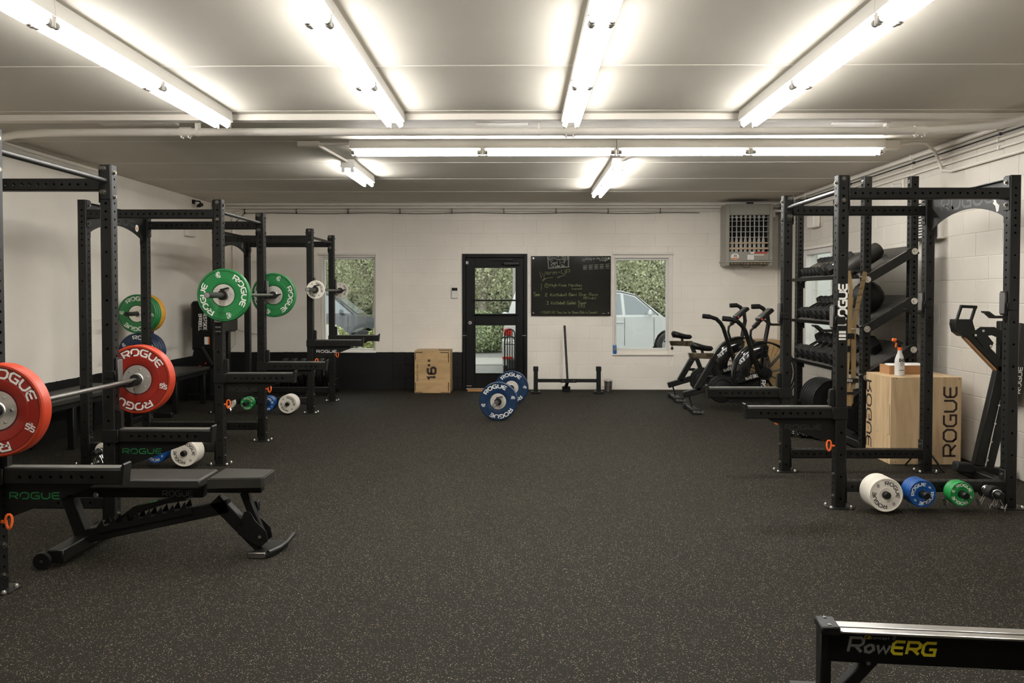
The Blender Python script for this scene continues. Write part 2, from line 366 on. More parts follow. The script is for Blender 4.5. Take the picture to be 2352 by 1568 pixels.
# ------------------------------------------------------------------ stroke lettering
GL = {
'A': (.9, [[(0, 0), (0, .75), (.2, 1), (.7, 1), (.9, .75), (.9, 0)], [(0, .42), (.9, .42)]]),
'B': (.9, [[(0, 0), (0, 1), (.7, 1), (.88, .85), (.88, .65), (.7, .52), (0, .52)], [(.7, .52), (.9, .4), (.9, .15), (.7, 0), (0, 0)]]),
'C': (.9, [[(.9, .8), (.7, 1), (.2, 1), (0, .75), (0, .25), (.2, 0), (.7, 0), (.9, .2)]]),
'D': (.9, [[(0, 0), (0, 1), (.65, 1), (.9, .75), (.9, .25), (.65, 0), (0, 0)]]),
'E': (.85, [[(.85, 1), (.2, 1), (0, .8), (0, .2), (.2, 0), (.85, 0)], [(0, .5), (.78, .5)]]),
'F': (.85, [[(.85, 1), (0, 1), (0, 0)], [(0, .5), (.7, .5)]]),
'G': (.9, [[(.9, 1), (.2, 1), (0, .78), (0, .22), (.2, 0), (.9, 0), (.9, .46), (.45, .46)]]),
'H': (.9, [[(0, 0), (0, 1)], [(.9, 0), (.9, 1)], [(0, .5), (.9, .5)]]),
'I': (.2, [[(.1, 0), (.1, 1)]]),
'K': (.9, [[(0, 0), (0, 1)], [(.85, 1), (.05, .48), (.9, 0)]]),
'L': (.8, [[(0, 1), (0, 0), (.8, 0)]]),
'M': (1.1, [[(0, 0), (0, 1), (.55, .4), (1.1, 1), (1.1, 0)]]),
'N': (.9, [[(0, 0), (0, 1), (.9, 0), (.9, 1)]]),
'O': (.95, [[(.22, 0), (0, .25), (0, .75), (.22, 1), (.73, 1), (.95, .75), (.95, .25), (.73, 0), (.22, 0), (0, .25)]]),
'P': (.9, [[(0, 0), (0, 1), (.7, 1), (.9, .85), (.9, .6), (.7, .45), (0, .45)]]),
'R': (.9, [[(0, 0), (0, 1), (.7, 1), (.9, .84), (.9, .6), (.7, .44), (0, .44)], [(.4, .44), (.9, 0)]]),
'S': (.85, [[(.85, .85), (.7, 1), (.15, 1), (0, .85), (0, .65), (.15, .52), (.7, .48), (.85, .35), (.85, .15), (.7, 0), (.15, 0), (0, .15)]]),
'T': (.9, [[(0, 1), (.9, 1)], [(.45, 1), (.45, 0)]]),
'U': (.9, [[(0, 1), (0, .25), (.22, 0), (.68, 0), (.9, .25), (.9, 1)]]),
'V': (.9, [[(0, 1), (.45, 0), (.9, 1)]]),
'W': (1.2, [[(0, 1), (.3, 0), (.6, .8), (.9, 0), (1.2, 1)]]),
'X': (.9, [[(0, 0), (.9, 1)], [(0, 1), (.9, 0)]]),
'Y': (.9, [[(0, 1), (.45, .5), (.9, 1)], [(.45, .5), (.45, 0)]]),
'0': (.8, [[(.2, 0), (0, .25), (0, .75), (.2, 1), (.6, 1), (.8, .75), (.8, .25), (.6, 0), (.2, 0)]]),
'1': (.5, [[(0, .8), (.28, 1), (.28, 0)]]),
'2': (.8, [[(0, .85), (.15, 1), (.65, 1), (.8, .85), (.8, .6), (.65, .5), (.15, .5), (0, .4), (0, 0), (.8, 0)]]),
'3': (.8, [[(0, 1), (.8, 1), (.4, .58), (.8, .45), (.8, .1), (.6, 0), (.1, 0), (0, .1)]]),
'4': (.8, [[(.6, 0), (.6, 1), (0, .35), (.85, .35)]]),
'5': (.8, [[(.8, 1), (0, 1), (0, .55), (.65, .55), (.8, .42), (.8, .15), (.65, 0), (0, 0)]]),
'8': (.8, [[(.15, .52), (0, .66), (0, .88), (.15, 1), (.65, 1), (.8, .88), (.8, .66), (.65, .52), (.15, .52), (0, .38), (0, .14), (.15, 0), (.65, 0), (.8, .14), (.8, .38), (.65, .52)]]),
'/': (.5, [[(0, -.05), (.5, 1.05)]]),
'Q': (.95, [[(.22, 0), (0, .25), (0, .75), (.22, 1), (.73, 1), (.95, .75), (.95, .25), (.73, 0), (.22, 0), (0, .25)], [(.55, .3), (1.0, -.1)]]),
'6': (.8, [[(.75, 1), (.2, 1), (0, .8), (0, .15), (.15, 0), (.65, 0), (.8, .15), (.8, .4), (.65, .55), (0, .55)]]),
'9': (.8, [[(0, 0), (.6, 0), (.8, .2), (.8, .85), (.65, 1), (.15, 1), (0, .85), (0, .6), (.15, .46), (.8, .46)]]),
'-': (.6, [[(.05, .45), (.55, .45)]]), '.': (.2, [[(.05, 0), (.15, .04)]]), "'": (.2, [[(.1, 1), (.1, .75)]]),
'"': (.8, [[(.1, 1), (.1, .68)], [(.7, 1), (.7, .68)]]),
'(': (.35, [[(.3, 1.1), (0, .8), (0, .2), (.3, -.1)]]), ')': (.35, [[(.05, 1.1), (.35, .8), (.35, .2), (.05, -.1)]]),
'*': (.6, [[(0, .2), (.6, .8)], [(0, .8), (.6, .2)], [(.3, .1), (.3, .9)]]),
'a': (.6, [[(.55, .5), (.2, .55), (0, .3), (.12, .02), (.4, .05), (.55, .4), (.58, 0)]]),
'b': (.6, [[(0, 1), (0, 0), (.4, 0), (.58, .2), (.45, .5), (0, .4)]]),
'c': (.55, [[(.5, .5), (.15, .55), (0, .28), (.15, 0), (.52, .06)]]),
'd': (.6, [[(.58, 1), (.58, 0), (.2, 0), (0, .22), (.15, .5), (.58, .42)]]),
'e': (.55, [[(0, .28), (.52, .32), (.4, .55), (.12, .52), (0, .25), (.15, 0), (.5, .08)]]),
'f': (.45, [[(.45, .95), (.22, .95), (.18, 0)], [(0, .55), (.42, .55)]]),
'g': (.6, [[(.55, .5), (.2, .55), (0, .3), (.2, .05), (.55, .3), (.55, -.3), (.1, -.35)]]),
'h': (.6, [[(0, 1), (0, 0)], [(0, .4), (.35, .55), (.55, .4), (.55, 0)]]),
'i': (.2, [[(.1, .55), (.1, 0)], [(.1, .75), (.12, .8)]]),
'k': (.55, [[(0, 1), (0, 0)], [(.5, .6), (.02, .28), (.55, 0)]]),
'l': (.2, [[(.08, 1), (.08, .05), (.2, 0)]]),
'm': (.9, [[(0, .55), (0, 0)], [(0, .4), (.25, .55), (.42, .4), (.42, 0)], [(.42, .4), (.7, .55), (.88, .4), (.88, 0)]]),
'n': (.6, [[(0, .55), (0, 0)], [(0, .4), (.3, .55), (.55, .4), (.55, 0)]]),
'o': (.6, [[(.28, .55), (0, .35), (.08, .05), (.35, 0), (.58, .2), (.5, .48), (.28, .55)]]),
'p': (.6, [[(0, .55), (0, -.4)], [(0, .45), (.4, .55), (.58, .3), (.4, .02), (0, .08)]]),
'q': (.6, [[(.55, .55), (.55, -.4)], [(.55, .5), (.18, .52), (0, .25), (.18, 0), (.55, .1)]]),
'r': (.45, [[(0, .55), (0, 0)], [(0, .35), (.25, .55), (.45, .5)]]),
's': (.5, [[(.48, .5), (.2, .56), (.05, .42), (.42, .2), (.35, .02), (0, .05)]]),
't': (.45, [[(.2, .9), (.2, .08), (.42, 0)], [(0, .58), (.42, .58)]]),
'u': (.6, [[(0, .55), (.04, .1), (.3, 0), (.55, .2)], [(.55, .55), (.57, 0)]]),
'v': (.55, [[(0, .55), (.27, 0), (.55, .55)]]),
'w': (.85, [[(0, .55), (.2, 0), (.42, .45), (.65, 0), (.85, .55)]]),
'x': (.55, [[(0, .55), (.55, 0)], [(.55, .55), (0, 0)]]),
'y': (.55, [[(0, .55), (.28, .05)], [(.55, .55), (.1, -.38)]]),
' ': (.45, []),
}
def text_strokes(txt, gap=.28):
    x = 0; out = []
    for ch in txt:
        wd, pl = GL.get(ch, GL[' '])
        for p in pl: out.append([(x+a, b) for a, b in p])
        x += wd+gap
    return out, x-gap
def stroke_poly(mb, pl, hw, fn):
    """thick polyline as quads with mitred joints; fn maps (x, y) to a 3d point"""
    n = len(pl); closed = n > 3 and pl[0] == pl[-2] and pl[1] == pl[-1]
    L = []; R = []
    for i in range(n):
        p = Vector(pl[i]).to_2d() if len(pl[i]) > 2 else Vector(pl[i])
        d0 = (p-Vector(pl[i-1])) if i > 0 else None; d1 = (Vector(pl[i+1])-p) if i < n-1 else None
        if d0 is None: d0 = d1
        if d1 is None: d1 = d0
        d0 = d0.normalized(); d1 = d1.normalized()
        t = (d0+d1)
        t = t.normalized() if t.length > 1e-6 else d0
        nrm = Vector((-t.y, t.x)); k = 1/max(.72, abs(nrm.dot(Vector((-d0.y, d0.x)))))
        if closed and (i == 0): pass
        e = Vector((0, 0))
        L.append(p+nrm*hw*k); R.append(p-nrm*hw*k)
    vs = [fn(*q) for q in L]+[fn(*q) for q in R]
    fs = [(i, n+i, n+i+1, i+1) for i in range(n-1)]
    mb.add(vs, fs)
def text_mb(txt, h, stroke, origin, ux, uy, gap=.28, wx=1.0, mb=None, centre=False, slant=0.0):
    """flat lettering: h cap height, ux/uy directions in 3d"""
    mb = mb or MB(); st, wd = text_strokes(txt, gap); O = Vector(origin); ux = Vector(ux); uy = Vector(uy)
    x0 = -wd/2 if centre else 0
    for pl in st:
        stroke_poly(mb, [((a+x0)*wx, b) for a, b in pl], stroke/2, lambda a, b: O+ux*((a+slant*b)*h)+uy*(b*h))
    return mb
def arc_text(txt, h, stroke, R, phi, y, mb=None, gap=.3, wx=1.0):
    """lettering round a plate face in the XZ plane at depth y, read from -Y, baseline radius R, centred at angle phi"""
    mb = mb or MB(); st, wd = text_strokes(txt, gap)
    for pl in st:
        q = []
        for i in range(len(pl)):
            q.append(pl[i])
        def fn(a, b):
            r = R+b*h; t = phi-((a-wd/2)*h*wx)/(R+h*.5)
            return Vector((r*math.cos(t), y, r*math.sin(t)))
        stroke_poly(mb, q, stroke/2, fn)
    return mb
# ================================================================== SETTING
def rect_sub(rects, hole):
    out = []
    hx0, hx1, hz0, hz1 = hole
    for (x0, x1, z0, z1) in rects:
        if hx1 <= x0+1e-6 or hx0 >= x1-1e-6 or hz1 <= z0+1e-6 or hz0 >= z1-1e-6: out.append((x0, x1, z0, z1)); continue
        if hx0 > x0: out.append((x0, hx0, z0, z1))
        if hx1 < x1: out.append((hx1, x1, z0, z1))
        a, b = max(x0, hx0), min(x1, hx1)
        if hz0 > z0: out.append((a, b, z0, hz0))
        if hz1 < z1: out.append((a, b, hz1, z1))
    return out
DOOR = (-.894, .109, -.2, 2.098); WIN2 = (1.431, 2.350, .544, 2.090); WIN1 = (-3.112, -2.241, .581, 2.085)
WIN3 = (10.60, 11.66, .545, 2.090)      # along Y on the right wall
floor = struct(MB().bx(XL-.2, XR+.2, YF-.2, YB+.02, -.1, 0).build('floor', 'speckled_rubber'))
mb = MB()
for r in rect_sub(rect_sub(rect_sub([(XL, XR, -.1, ZC)], DOOR), WIN1), WIN2): mb.bx(r[0], r[1], YB, YB+.2, r[2], r[3])
wall_back = struct(mb.build('wall_back', 'paint_back'))
wall_left = struct(MB().bx(XL-.2, XL, YF, YB+.2, 0, ZC).build('wall_left', 'paint_left'))
mb = MB()
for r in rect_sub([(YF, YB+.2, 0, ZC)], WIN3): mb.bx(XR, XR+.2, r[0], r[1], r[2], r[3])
wall_right = struct(mb.build('wall_right', 'paint_darkened'))
wall_front = struct(MB().bx(XL-.2, XR+.2, YF-.2, YF, 0, ZC).build('wall_front', 'paint_darkened'))
ceiling = struct(MB().bx(XL-.2, XR+.2, YF-.2, YB+.2, ZC+.012, ZC+.12).build('ceiling', 'ceiling_paint'))
seams = [5.149+1.2525*k for k in range(-6, 7)]
ys = [YF]+seams+[YB]
for a, b in zip(ys[:-1], ys[1:]):
    if b-a > .03: MB().bx(XL, XR, a+.004, b-.004, ZC, ZC+.016, .003).build('panel', 'ceiling_paint', ceiling)
for yy in seams:
    if yy > 2: MB().bx(XL, XR, yy-.009, yy+.009, ZC-.003, ZC+.004).build('seam_bead', 'trim_white', ceiling)
# masonry blocks, laid in running bond; joints recessed
BLK = {}
def block_mesh(wd, ht, m):
    k = (round(wd, 3), round(ht, 3), m)
    if k not in BLK:
        x, z, i, d = wd/2, ht/2, .0055, .0030
        vs = [(-x+.0015, 0, -z+.0015), (x-.0015, 0, -z+.0015), (x-.0015, 0, z-.0015), (-x+.0015, 0, z-.0015),
              (-x+i, -d, -z+i), (x-i, -d, -z+i), (x-i, -d, z-i), (-x+i, -d, z-i)]
        fs = [(4, 5, 6, 7), (0, 1, 5, 4), (1, 2, 6, 5), (2, 3, 7, 6), (3, 0, 4, 7)]
        BLK[k] = MB().add(vs, fs).mesh('block', m, 20)
    return BLK[k]
def lay_blocks(parent, u0, u1, holes, place, m, ustart):
    z = .1766-.2032; row = 0
    while z < ZC-.02:
        z0, z1 = max(z, 0), min(z+.2032, ZC)
        u = ustart-(row % 2)*.2032
        while u < u1:
            rs = [(max(u, u0), min(u+.4064, u1), z0, z1)]
            if rs[0][1]-rs[0][0] > .03:
                for h in holes: rs = rect_sub(rs, h)
                for r in rs:
                    if r[1]-r[0] > .025 and r[3]-r[2] > .025:
                        place(block_mesh(r[1]-r[0], r[3]-r[2], m), (r[0]+r[1])/2, (r[2]+r[3])/2)
            u += .4064
        z += .2032; row += 1
def place_back(me, u, z): inst('block', me, wall_back, (u, YB, z))
lay_blocks(wall_back, -1.985, XR, [DOOR, WIN2], place_back, 'paint_back', -1.985-.2032)
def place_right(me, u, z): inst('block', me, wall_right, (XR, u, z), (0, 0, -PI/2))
lay_blocks(wall_right, 6.35, YB, [WIN3], place_right, 'paint_darkened', 6.35-.1)

# trims: plate above the back wall, raceway beam across the ceiling
def trim(name, mb, m='trim_white'): return struct(mb.build(name, m))
trim('trim_1', MB().bx(XL, XR, YB-.045, YB, 2.838, ZC, .004).bx(XL, XR, YB-.06, YB, 2.790, 2.830, .006))
trim('trim_2', MB().bx(XL, XR, 6.50, 6.60, 2.835, ZC, .004).bx(XL, XR, 6.62, 6.68, 2.872, ZC, .002))
# windows ------------------------------------------------------------------
def window_back(name, op, jamb, pane_x):
    x0, x1, z0, z1 = op; gx0, gx1, gz0, gz1 = pane_x
    w_ = struct(bpy.data.objects.new(name, None)); COL.objects.link(w_); w_.location = (x0, YB, z0)
    mb = MB(); ya, yb = YB+.004, YB+.14
    for (a, b, c, d) in ((x0, gx0-.03, z0, z1), (gx1+.03, x1, z0, z1), (gx0-.03, gx1+.03, z0, gz0-.03), (gx0-.03, gx1+.03, gz1+.03, z1)):
        mb.bx(a, b, ya+.012, yb, c, d, .004)
    mb.build('window_frame', 'trim_white', w_)
    mb = MB(); ya = YB+.055
    for (a, b, c, d) in ((gx0-.03, gx0, gz0-.03, gz1+.03), (gx1, gx1+.03, gz0-.03, gz1+.03), (gx0, gx1, gz0-.03, gz0), (gx0, gx1, gz1, gz1+.03)):
        mb.bx(a, b, ya, ya+.06, c, d, .003)
    mb.build('window_sash', 'white_plastic', w_)
    MB().bx(gx0-.005, gx1+.005, YB+.08, YB+.086, gz0-.005, gz1+.005).build('window_pane', 'window_glass', w_)
    MB().bx(x0-.01, x1+.01, YB-.035, YB+.05, z0-.012, z0+.012, .004).build('window_sill', 'trim_white', w_)
    MB().bx(x0-.015, x1+.015, YB-.022, YB+.004, z1-.004, z1+.03, .003).build('window_head', 'trim_white', w_)
    return w_
window_back('window_1', WIN1, .06, (-3.035, -2.275, .632, 2.020))
window_back('window_2', WIN2, .06, (1.492, 2.262, .640, 2.003))
w3 = struct(bpy.data.objects.new('window_3', None)); COL.objects.link(w3); w3.location = (XR, WIN3[0], WIN3[2])
mb = MB(); y0, y1, z0, z1 = WIN3
for (a, b, c, d) in ((y0, y0+.07, z0, z1), (y1-.07, y1, z0, z1), (y0+.07, y1-.07, z0, z0+.07), (y0+.07, y1-.07, z1-.07, z1)):
    mb.bx(XR+.01, XR+.14, a, b, c, d, .004)
mb.build('window_frame', 'white_plastic', w3)
MB().bx(XR+.08, XR+.086, y0+.06, y1-.06, z0+.06, z1-.06).build('window_pane', 'window_glass', w3)
MB().bx(XR-.025, XR+.004, y0-.03, y1+.03, z1, z1+.035, .003).build('window_head', 'trim_white', w3)
MB().bx(XR-.04, XR+.05, y0-.02, y1+.02, z0-.02, z0+.01, .004).build('window_sill', 'trim_white', w3)
mb = text_mb('ONC', .25, .010, (XR+.075, 11.52, 1.28), (0, -1, 0), (0, 0, 1), gap=.12)
mb.build('window_lettering', 'print_grey', w3)
# door -----------------------------------------------------------------------
dr = struct(bpy.data.objects.new('door_1', None)); COL.objects.link(dr); dr.location = (DOOR[0], YB, 0)
x0, x1, z1 = DOOR[0], DOOR[1], DOOR[3]
mb = MB().bx(x0, x0+.055, YB-.03, YB+.16, 0, z1, .004).bx(x1-.055, x1, YB-.03, YB+.16, 0, z1, .004).bx(x0+.055, x1-.055, YB-.03, YB+.16, z1-.055, z1, .004)
mb.bx(x0+.055, x0+.075, YB+.03, YB+.16, 0, z1-.055).bx(x1-.075, x1-.055, YB+.03, YB+.16, 0, z1-.055).bx(x0+.075, x1-.075, YB+.03, YB+.16, z1-.075, z1-.055)
mb.build('door_frame', 'black_paint', dr)
U = (-.699, -.073, 1.176, 1.883); Lw = (-.693, -.073, .252, .994); a, b = x0+.058, x1-.058
mb = MB(); yd0, yd1 = YB+.0, YB+.045
rs = [(a, b, .012, z1-.06)]
for h in (U, Lw): rs = rect_sub(rs, h)
for r in rs: mb.bx(r[0], r[1], yd0, yd1, r[2], r[3], .002)
mb.build('door_leaf', 'black_paint', dr)
mb = MB()
for (p, q, r, s) in (U, Lw):
    for (e, f, g, h) in ((p-.02, p, r-.02, s+.02), (q, q+.02, r-.02, s+.02), (p, q, r-.02, r), (p, q, s, s+.02)): mb.bx(e, f, yd0-.008, yd0+.004, g, h, .002)
mb.build('glazing_bead', 'black_paint', dr)
MB().bx(U[0]-.005, U[1]+.005, yd0+.02, yd0+.026, U[2]-.005, U[3]+.005).build('door_pane', 'window_glass', dr)
MB().bx(Lw[0]-.005, Lw[1]+.005, yd0+.02, yd0+.026, Lw[2]-.005, Lw[3]+.005).build('door_pane', 'window_glass', dr)
MB().bx(U[0]-.05, U[1]+.06, yd0-.03, yd0-.004, 1.368, 1.393, .004).build('push_bar', 'black_paint', dr)
MB().bx(U[0]-.03, U[1]+.05, yd0-.03, yd0-.004, 1.150, 1.172, .004).build('push_bar', 'black_paint', dr)
MB().bx(-.26, -.01, yd0-.06, yd0, 1.925, 1.975, .008).cyl((-.26, yd0-.03, 1.95), (-.29, yd0-.03, 1.95), .018, 10).build('door_closer', 'black_plastic', dr)
MB().bar((-.48, yd0-.04, 2.005), (-.18, yd0-.05, 2.005), .018, .012).bx(-.20, -.12, yd0-.06, yd0-.01, 1.995, 2.022, .003).build('closer_arm', 'black_plastic', dr)
MB().cyl((-.775, yd0-.012, 1.035), (-.775, yd0+.002, 1.035), .026, 18).build('lock_rose', 'zinc', dr)
MB().cyl((-.775, yd0-.02, 1.035), (-.775, yd0-.012, 1.035), .014, 12).build('lock_cylinder', 'bar_steel', dr)
MB().bx(-.845, -.815, yd0-.012, yd0, 1.94, 1.985, .002).bx(-.808, -.80, yd0-.012, yd0, 1.94, 1.985, .002).build('door_sensor', 'white_plastic', dr)
for xx in (-.86, .06):
    MB().bx(xx-.03, xx+.03, YB-.034, YB-.028, .835, .842).build('hinge_strip', 'zinc', dr)
MB().bx(x0+.06, x0+.14, yd0-.006, yd0+.002, .05, .05+.012).build('kick_strip', 'zinc', dr)
MB().bx(a, b, yd0-.012, yd0+.05, 0, .02, .004).build('threshold', 'fixture_grey', dr)

# ================================================================== CEILING LIGHTS
MB().bx
TUBE_ME = MB().cyl((-.562, 0, 0), (.562, 0, 0), .019, 12, cap=True).mesh('tube', 'tube_glow')
TUBE_BOOST_ME = MB().cyl((-.562, 0, 0), (.562, 0, 0), .019, 12, cap=True).mesh('tube', 'tube_glow_boosted')
SOCK_ME = MB().bx(-.010, .010, -.016, .016, -.020, .045, .004).mesh('socket', 'fixture_white')
CAP_ME = MB().cyl((-.013, 0, 0), (.013, 0, 0), .0192, 12).mesh('tube_cap', 'fixture_grey')
HOUS = {}
def light_fixture(label, n, x, y, along, group):
    """n tube lengths long, two tubes wide; centred at x, y; along 'X' or 'Y'"""
    L = 1.22*n
    t = thing('strip_light', label, 'ceiling light', (x, y, ZC), 0 if along == 'X' else PI/2, group)
    if n not in HOUS:
        prof = [(-.064, 0), (-.072, -.066), (-.072, -.078), (-.05, -.086), (.05, -.086), (.072, -.078), (.072, -.066), (.064, 0)]
        HOUS[n] = (MB().prism([(p, q) for p, q in prof], -L/2+.004, L/2-.004, 'YZ').mesh('housing', 'fixture_white', 20),
                   MB().prism([(p*1.03, q*1.03) for p, q in prof], 0, .006, 'YZ').mesh('end_plate', 'fixture_white', 20))
    inst('housing', HOUS[n][0], t, (0, 0, 0))
    inst('end_plate', HOUS[n][1], t, (-L/2, 0, 0)); inst('end_plate', HOUS[n][1], t, (L/2-.006, 0, 0))
    for k in range(n):
        cx = -L/2+1.22*(k+.5)
        for s in (-1, 1):
            inst('tube', TUBE_ME if y < 7 else TUBE_BOOST_ME, t, (cx, s*.046, -.112))
            for e in (-1, 1):
                inst('socket', SOCK_ME, t, (cx+e*.599, s*.046, -.112)); inst('tube_cap', CAP_ME, t, (cx+e*.575, s*.046, -.112))
    return t
row_names = ['leftmost', 'second', 'third', 'rightmost']
row_x = [-2.30, -.965, .389, 1.752]
for rn, rx in zip(row_names, row_x):
    nm = {'leftmost': 'leftmost ceiling row', 'second': 'second ceiling row', 'third': 'third ceiling row', 'rightmost': 'rightmost ceiling row'}[rn]
    for j, (yc, w_) in enumerate(((6.43-1.22, 'at the far end of the'), (6.43-3.66, 'cut by the picture top in the'))):
        light_fixture('white twin-tube fluorescent light %s %s' % (w_, nm), 2, rx, yc, 'Y', 'lengthwise ceiling lights')
light_fixture('left twin-tube fluorescent light of the crosswise pair beyond the pipe', 2, -.345, 7.66, 'X', 'crosswise ceiling lights')
light_fixture('right twin-tube fluorescent light of the crosswise pair beyond the pipe', 2, 2.10, 7.66, 'X', 'crosswise ceiling lights')
light_fixture('short single-length fluorescent light at the back left of the ceiling', 1, -1.81, 9.30, 'Y', 'back ceiling lights')
light_fixture('twin-length fluorescent light at the back right of the ceiling', 2, 1.02, 9.85, 'Y', 'back ceiling lights')

# ceiling pipe with hangers
pt = thing('ceiling_pipe', 'white steel pipe hung crosswise below the ceiling beam', 'pipe', (0, 6.74, 2.79))
path = [(-4.66, 9.2, 2.79), (-4.66, 7.75, 2.79), (-4.60, 7.30, 2.79), (-4.42, 7.0, 2.79), (-4.15, 6.82, 2.79), (-3.85, 6.75, 2.79), (-3.5, 6.74, 2.79), (0, 6.74, 2.79), (3.0, 6.74, 2.79), (3.30, 6.73, 2.79), (3.55, 6.66, 2.79), (3.72, 6.52, 2.79), (3.80, 6.3, 2.79), (3.83, 5.5, 2.79), (3.83, 2.0, 2.79)]
MB().sweep(path, .032, 14).build('pipe_run', 'pipe_white', pt)
for xx in (-2.62, .15, 2.95):
    MB().bx(xx-.012, xx+.012, 6.705, 6.775, 2.80, ZC, .002).lathe([(.036, -.012), (.036, .012), (.033, .012), (.033, -.012)], 16, 'X', (xx, 6.74, 2.79)).build('hanger', 'pipe_white', pt)
for xx in (-2.72, .40, 3.22):
    m_ = MB().lathe([(.040, -.045), (.040, .045), (.033, .045), (.033, -.045)], 16, 'X', (xx, 6.74, 2.79))
    for e in (-.028, .028): m_.cyl((xx+e, 6.72, 2.74), (xx+e, 6.72, 2.765), .007, 8).cyl((xx+e, 6.76, 2.74), (xx+e, 6.76, 2.765), .007, 8)
    m_.build('coupling', 'pipe_white', pt)
for xx, wd in ((-3.1, .62), (-.15, .42), (2.75, .45)):
    MB().bx(xx-wd/2, xx+wd/2, 6.69, 6.79, 2.850, 2.872, .004).build('hanger_plate', 'trim_white', pt)
# raceways feeding the lights
rc = thing('light_raceway', 'white surface raceway joining the crosswise light to the short left light', 'raceway', (-1.9, 7.7, 2.86))
MB().bx(-2.05, -1.85, 7.62, 7.70, 2.83, ZC-.004, .004).build('junction_box', 'trim_white', rc)
MB().bar((-1.87, 7.66, 2.855), (-1.57, 7.66, 2.86), .03, .025).build('raceway_run', 'trim_white', rc)
MB().bar((-1.90, 7.68, 2.864), (-1.82, 8.68, 2.864), .03, .025).build('raceway_run', 'trim_white', rc)
rc = thing('light_raceway', 'short white raceway joining the crosswise light to the back right light', 'raceway', (1.1, 8.2, 2.86))
MB().bar((1.25, 7.73, 2.864), (1.06, 8.63, 2.864), .03, .025).build('raceway_run', 'trim_white', rc)
cd_ = thing('conduit', 'curved white conduit from the crosswise light to the right wall', 'conduit', (3.35, 7.66, 2.83))
MB().bx(3.33, 3.47, 7.62, 7.71, 2.80, ZC-.004, .004).build('junction_box', 'trim_white', cd_)
MB().sweep([(3.47, 7.66, 2.84), (3.60, 7.66, 2.86), (3.72, 7.68, 2.86), (3.84, 7.75, 2.80), (3.92, 7.82, 2.70), (3.94, 7.80, 2.63), (3.94, 7.65, 2.60), (3.94, 7.3, 2.60), (3.94, 3, 2.60)], .014, 10).build('conduit_run', 'trim_white', cd_)
for zz, rr, m_, lb in ((2.845, .020, 'trim_white', 'thick white conduit along the top of the right wall'), (2.795, .006, 'cable_black', 'thin black cable strapped along the top of the right wall'), (2.745, .014, 'trim_white', 'middle white conduit along the right wall'), (2.68, .011, 'trim_white', 'lowest straight white conduit along the right wall')):
    c_ = thing('conduit', lb, 'conduit', (XR-.03, 8, zz))
    MB().cyl((XR-rr-.007, 3, zz), (XR-rr-.007, YB-.06, zz), rr, 10).build('conduit_run', m_, c_)
    for yy in (6.9, 8.4, 10, 11.5): MB().bx(XR-2*rr-.012, XR-.005, yy-.012, yy+.012, zz-rr-.006, zz+rr+.006, .002).build('clip', m_, c_)
bc = thing('conduit', 'white conduit along the top of the back wall dropping at the left', 'conduit', (-4.2, YB-.03, 2.76))
MB().sweep([(XR-.9, YB-.028, 2.762), (-3.2, YB-.028, 2.762), (-4.30, YB-.028, 2.762), (-4.40, YB-.028, 2.745), (-4.43, YB-.028, 2.68), (-4.43, YB-.028, 1.15)], .020, 10).build('conduit_run', 'trim_white', bc)
MB().lathe([(.0, -.06), (.030, -.06), (.036, 0), (.030, .06), (0, .06)], 12, 'Z', (-4.43, YB-.036, .98)).cyl((-4.43, YB-.03, 1.04), (-4.43, YB-.03, 1.16), .026, 10).build('conduit_end', 'trim_white', bc)
bc = thing('cable', 'thin black cable tied along the top of the back wall', 'cable', (-4.2, YB-.03, 2.735))
pts = [(-4.40, YB-.03, 2.58)]+[(-4.25+i*.2, YB-.03, 2.722+.006*math.sin(i*.8)) for i in range(36)]
MB().sweep(pts, .005, 6).build('cable_run', 'cable_black', bc)
for i in range(0, 36, 4): MB().bx(-4.25+i*.2-.004, -4.25+i*.2+.004, YB-.055, YB-.005, 2.715, 2.79).build('cable_tie', 'cable_black', bc)
bc = thing('cable', 'loose white cable hanging from the conduit end in the left corner', 'cable', (-4.4, YB-.05, .9))
MB().sweep([(-4.42, YB-.04, .93), (-4.40, YB-.05, .8), (-4.41, YB-.05, .70), (-4.52, YB-.05, .58), (-4.56, YB-.05, .50), (-4.66, YB-.06, .35), (-4.72, YB-.06, .2)], .004, 6).build('cable_run', 'cable_white', bc)
bc = thing('cable', 'thin dark wire sagging across the back wall behind the racks', 'cable', (-4.0, YB-.05, .85))
MB().sweep([(-4.41, YB-.04, .94), (-4.3, YB-.04, .90), (-4.1, YB-.04, .86), (-3.95, YB-.04, .845)], .003, 6).build('cable_run', 'cable_black', bc)
# small things on the walls
sc = thing('security_camera', 'small black security camera high on the left wall', 'camera', (XL+.02, 12.05, 2.78))
MB().bx(XL, XL+.03, 12.02, 12.08, 2.79, 2.85, .004).bar((XL+.02, 12.05, 2.835), (XL+.11, 12.05, 2.825), .018, .018).bar((XL+.105, 12.05, 2.83), (XL+.115, 12.05, 2.785), .016, .016).build('bracket', 'black_plastic', sc)
MB().bar((XL+.10, 12.00, 2.755), (XL+.14, 12.06, 2.785), .05, .05, ch=.010).build('camera_body', 'black_plastic', sc)
MB().cyl((XL+.098, 11.997, 2.753), (XL+.090, 11.985, 2.747), .018, 12).build('lens', 'black_gloss', sc)
sp = tag(MB().bx(XL, XL+.08, 11.72, 11.98, 2.30, 2.44, .012).build('wall_box', 'trim_white'), 'white plastic box on the left wall behind the racks', 'wall box')
vb = thing('wall_box', 'white plastic box on the right wall above the side window', 'wall box', (XR-.05, 11.25, 2.44))
MB().bx(XR-.10, XR-.005, 11.0, 11.25, 2.36, 2.56, .012).build('box_body', 'trim_white', vb)
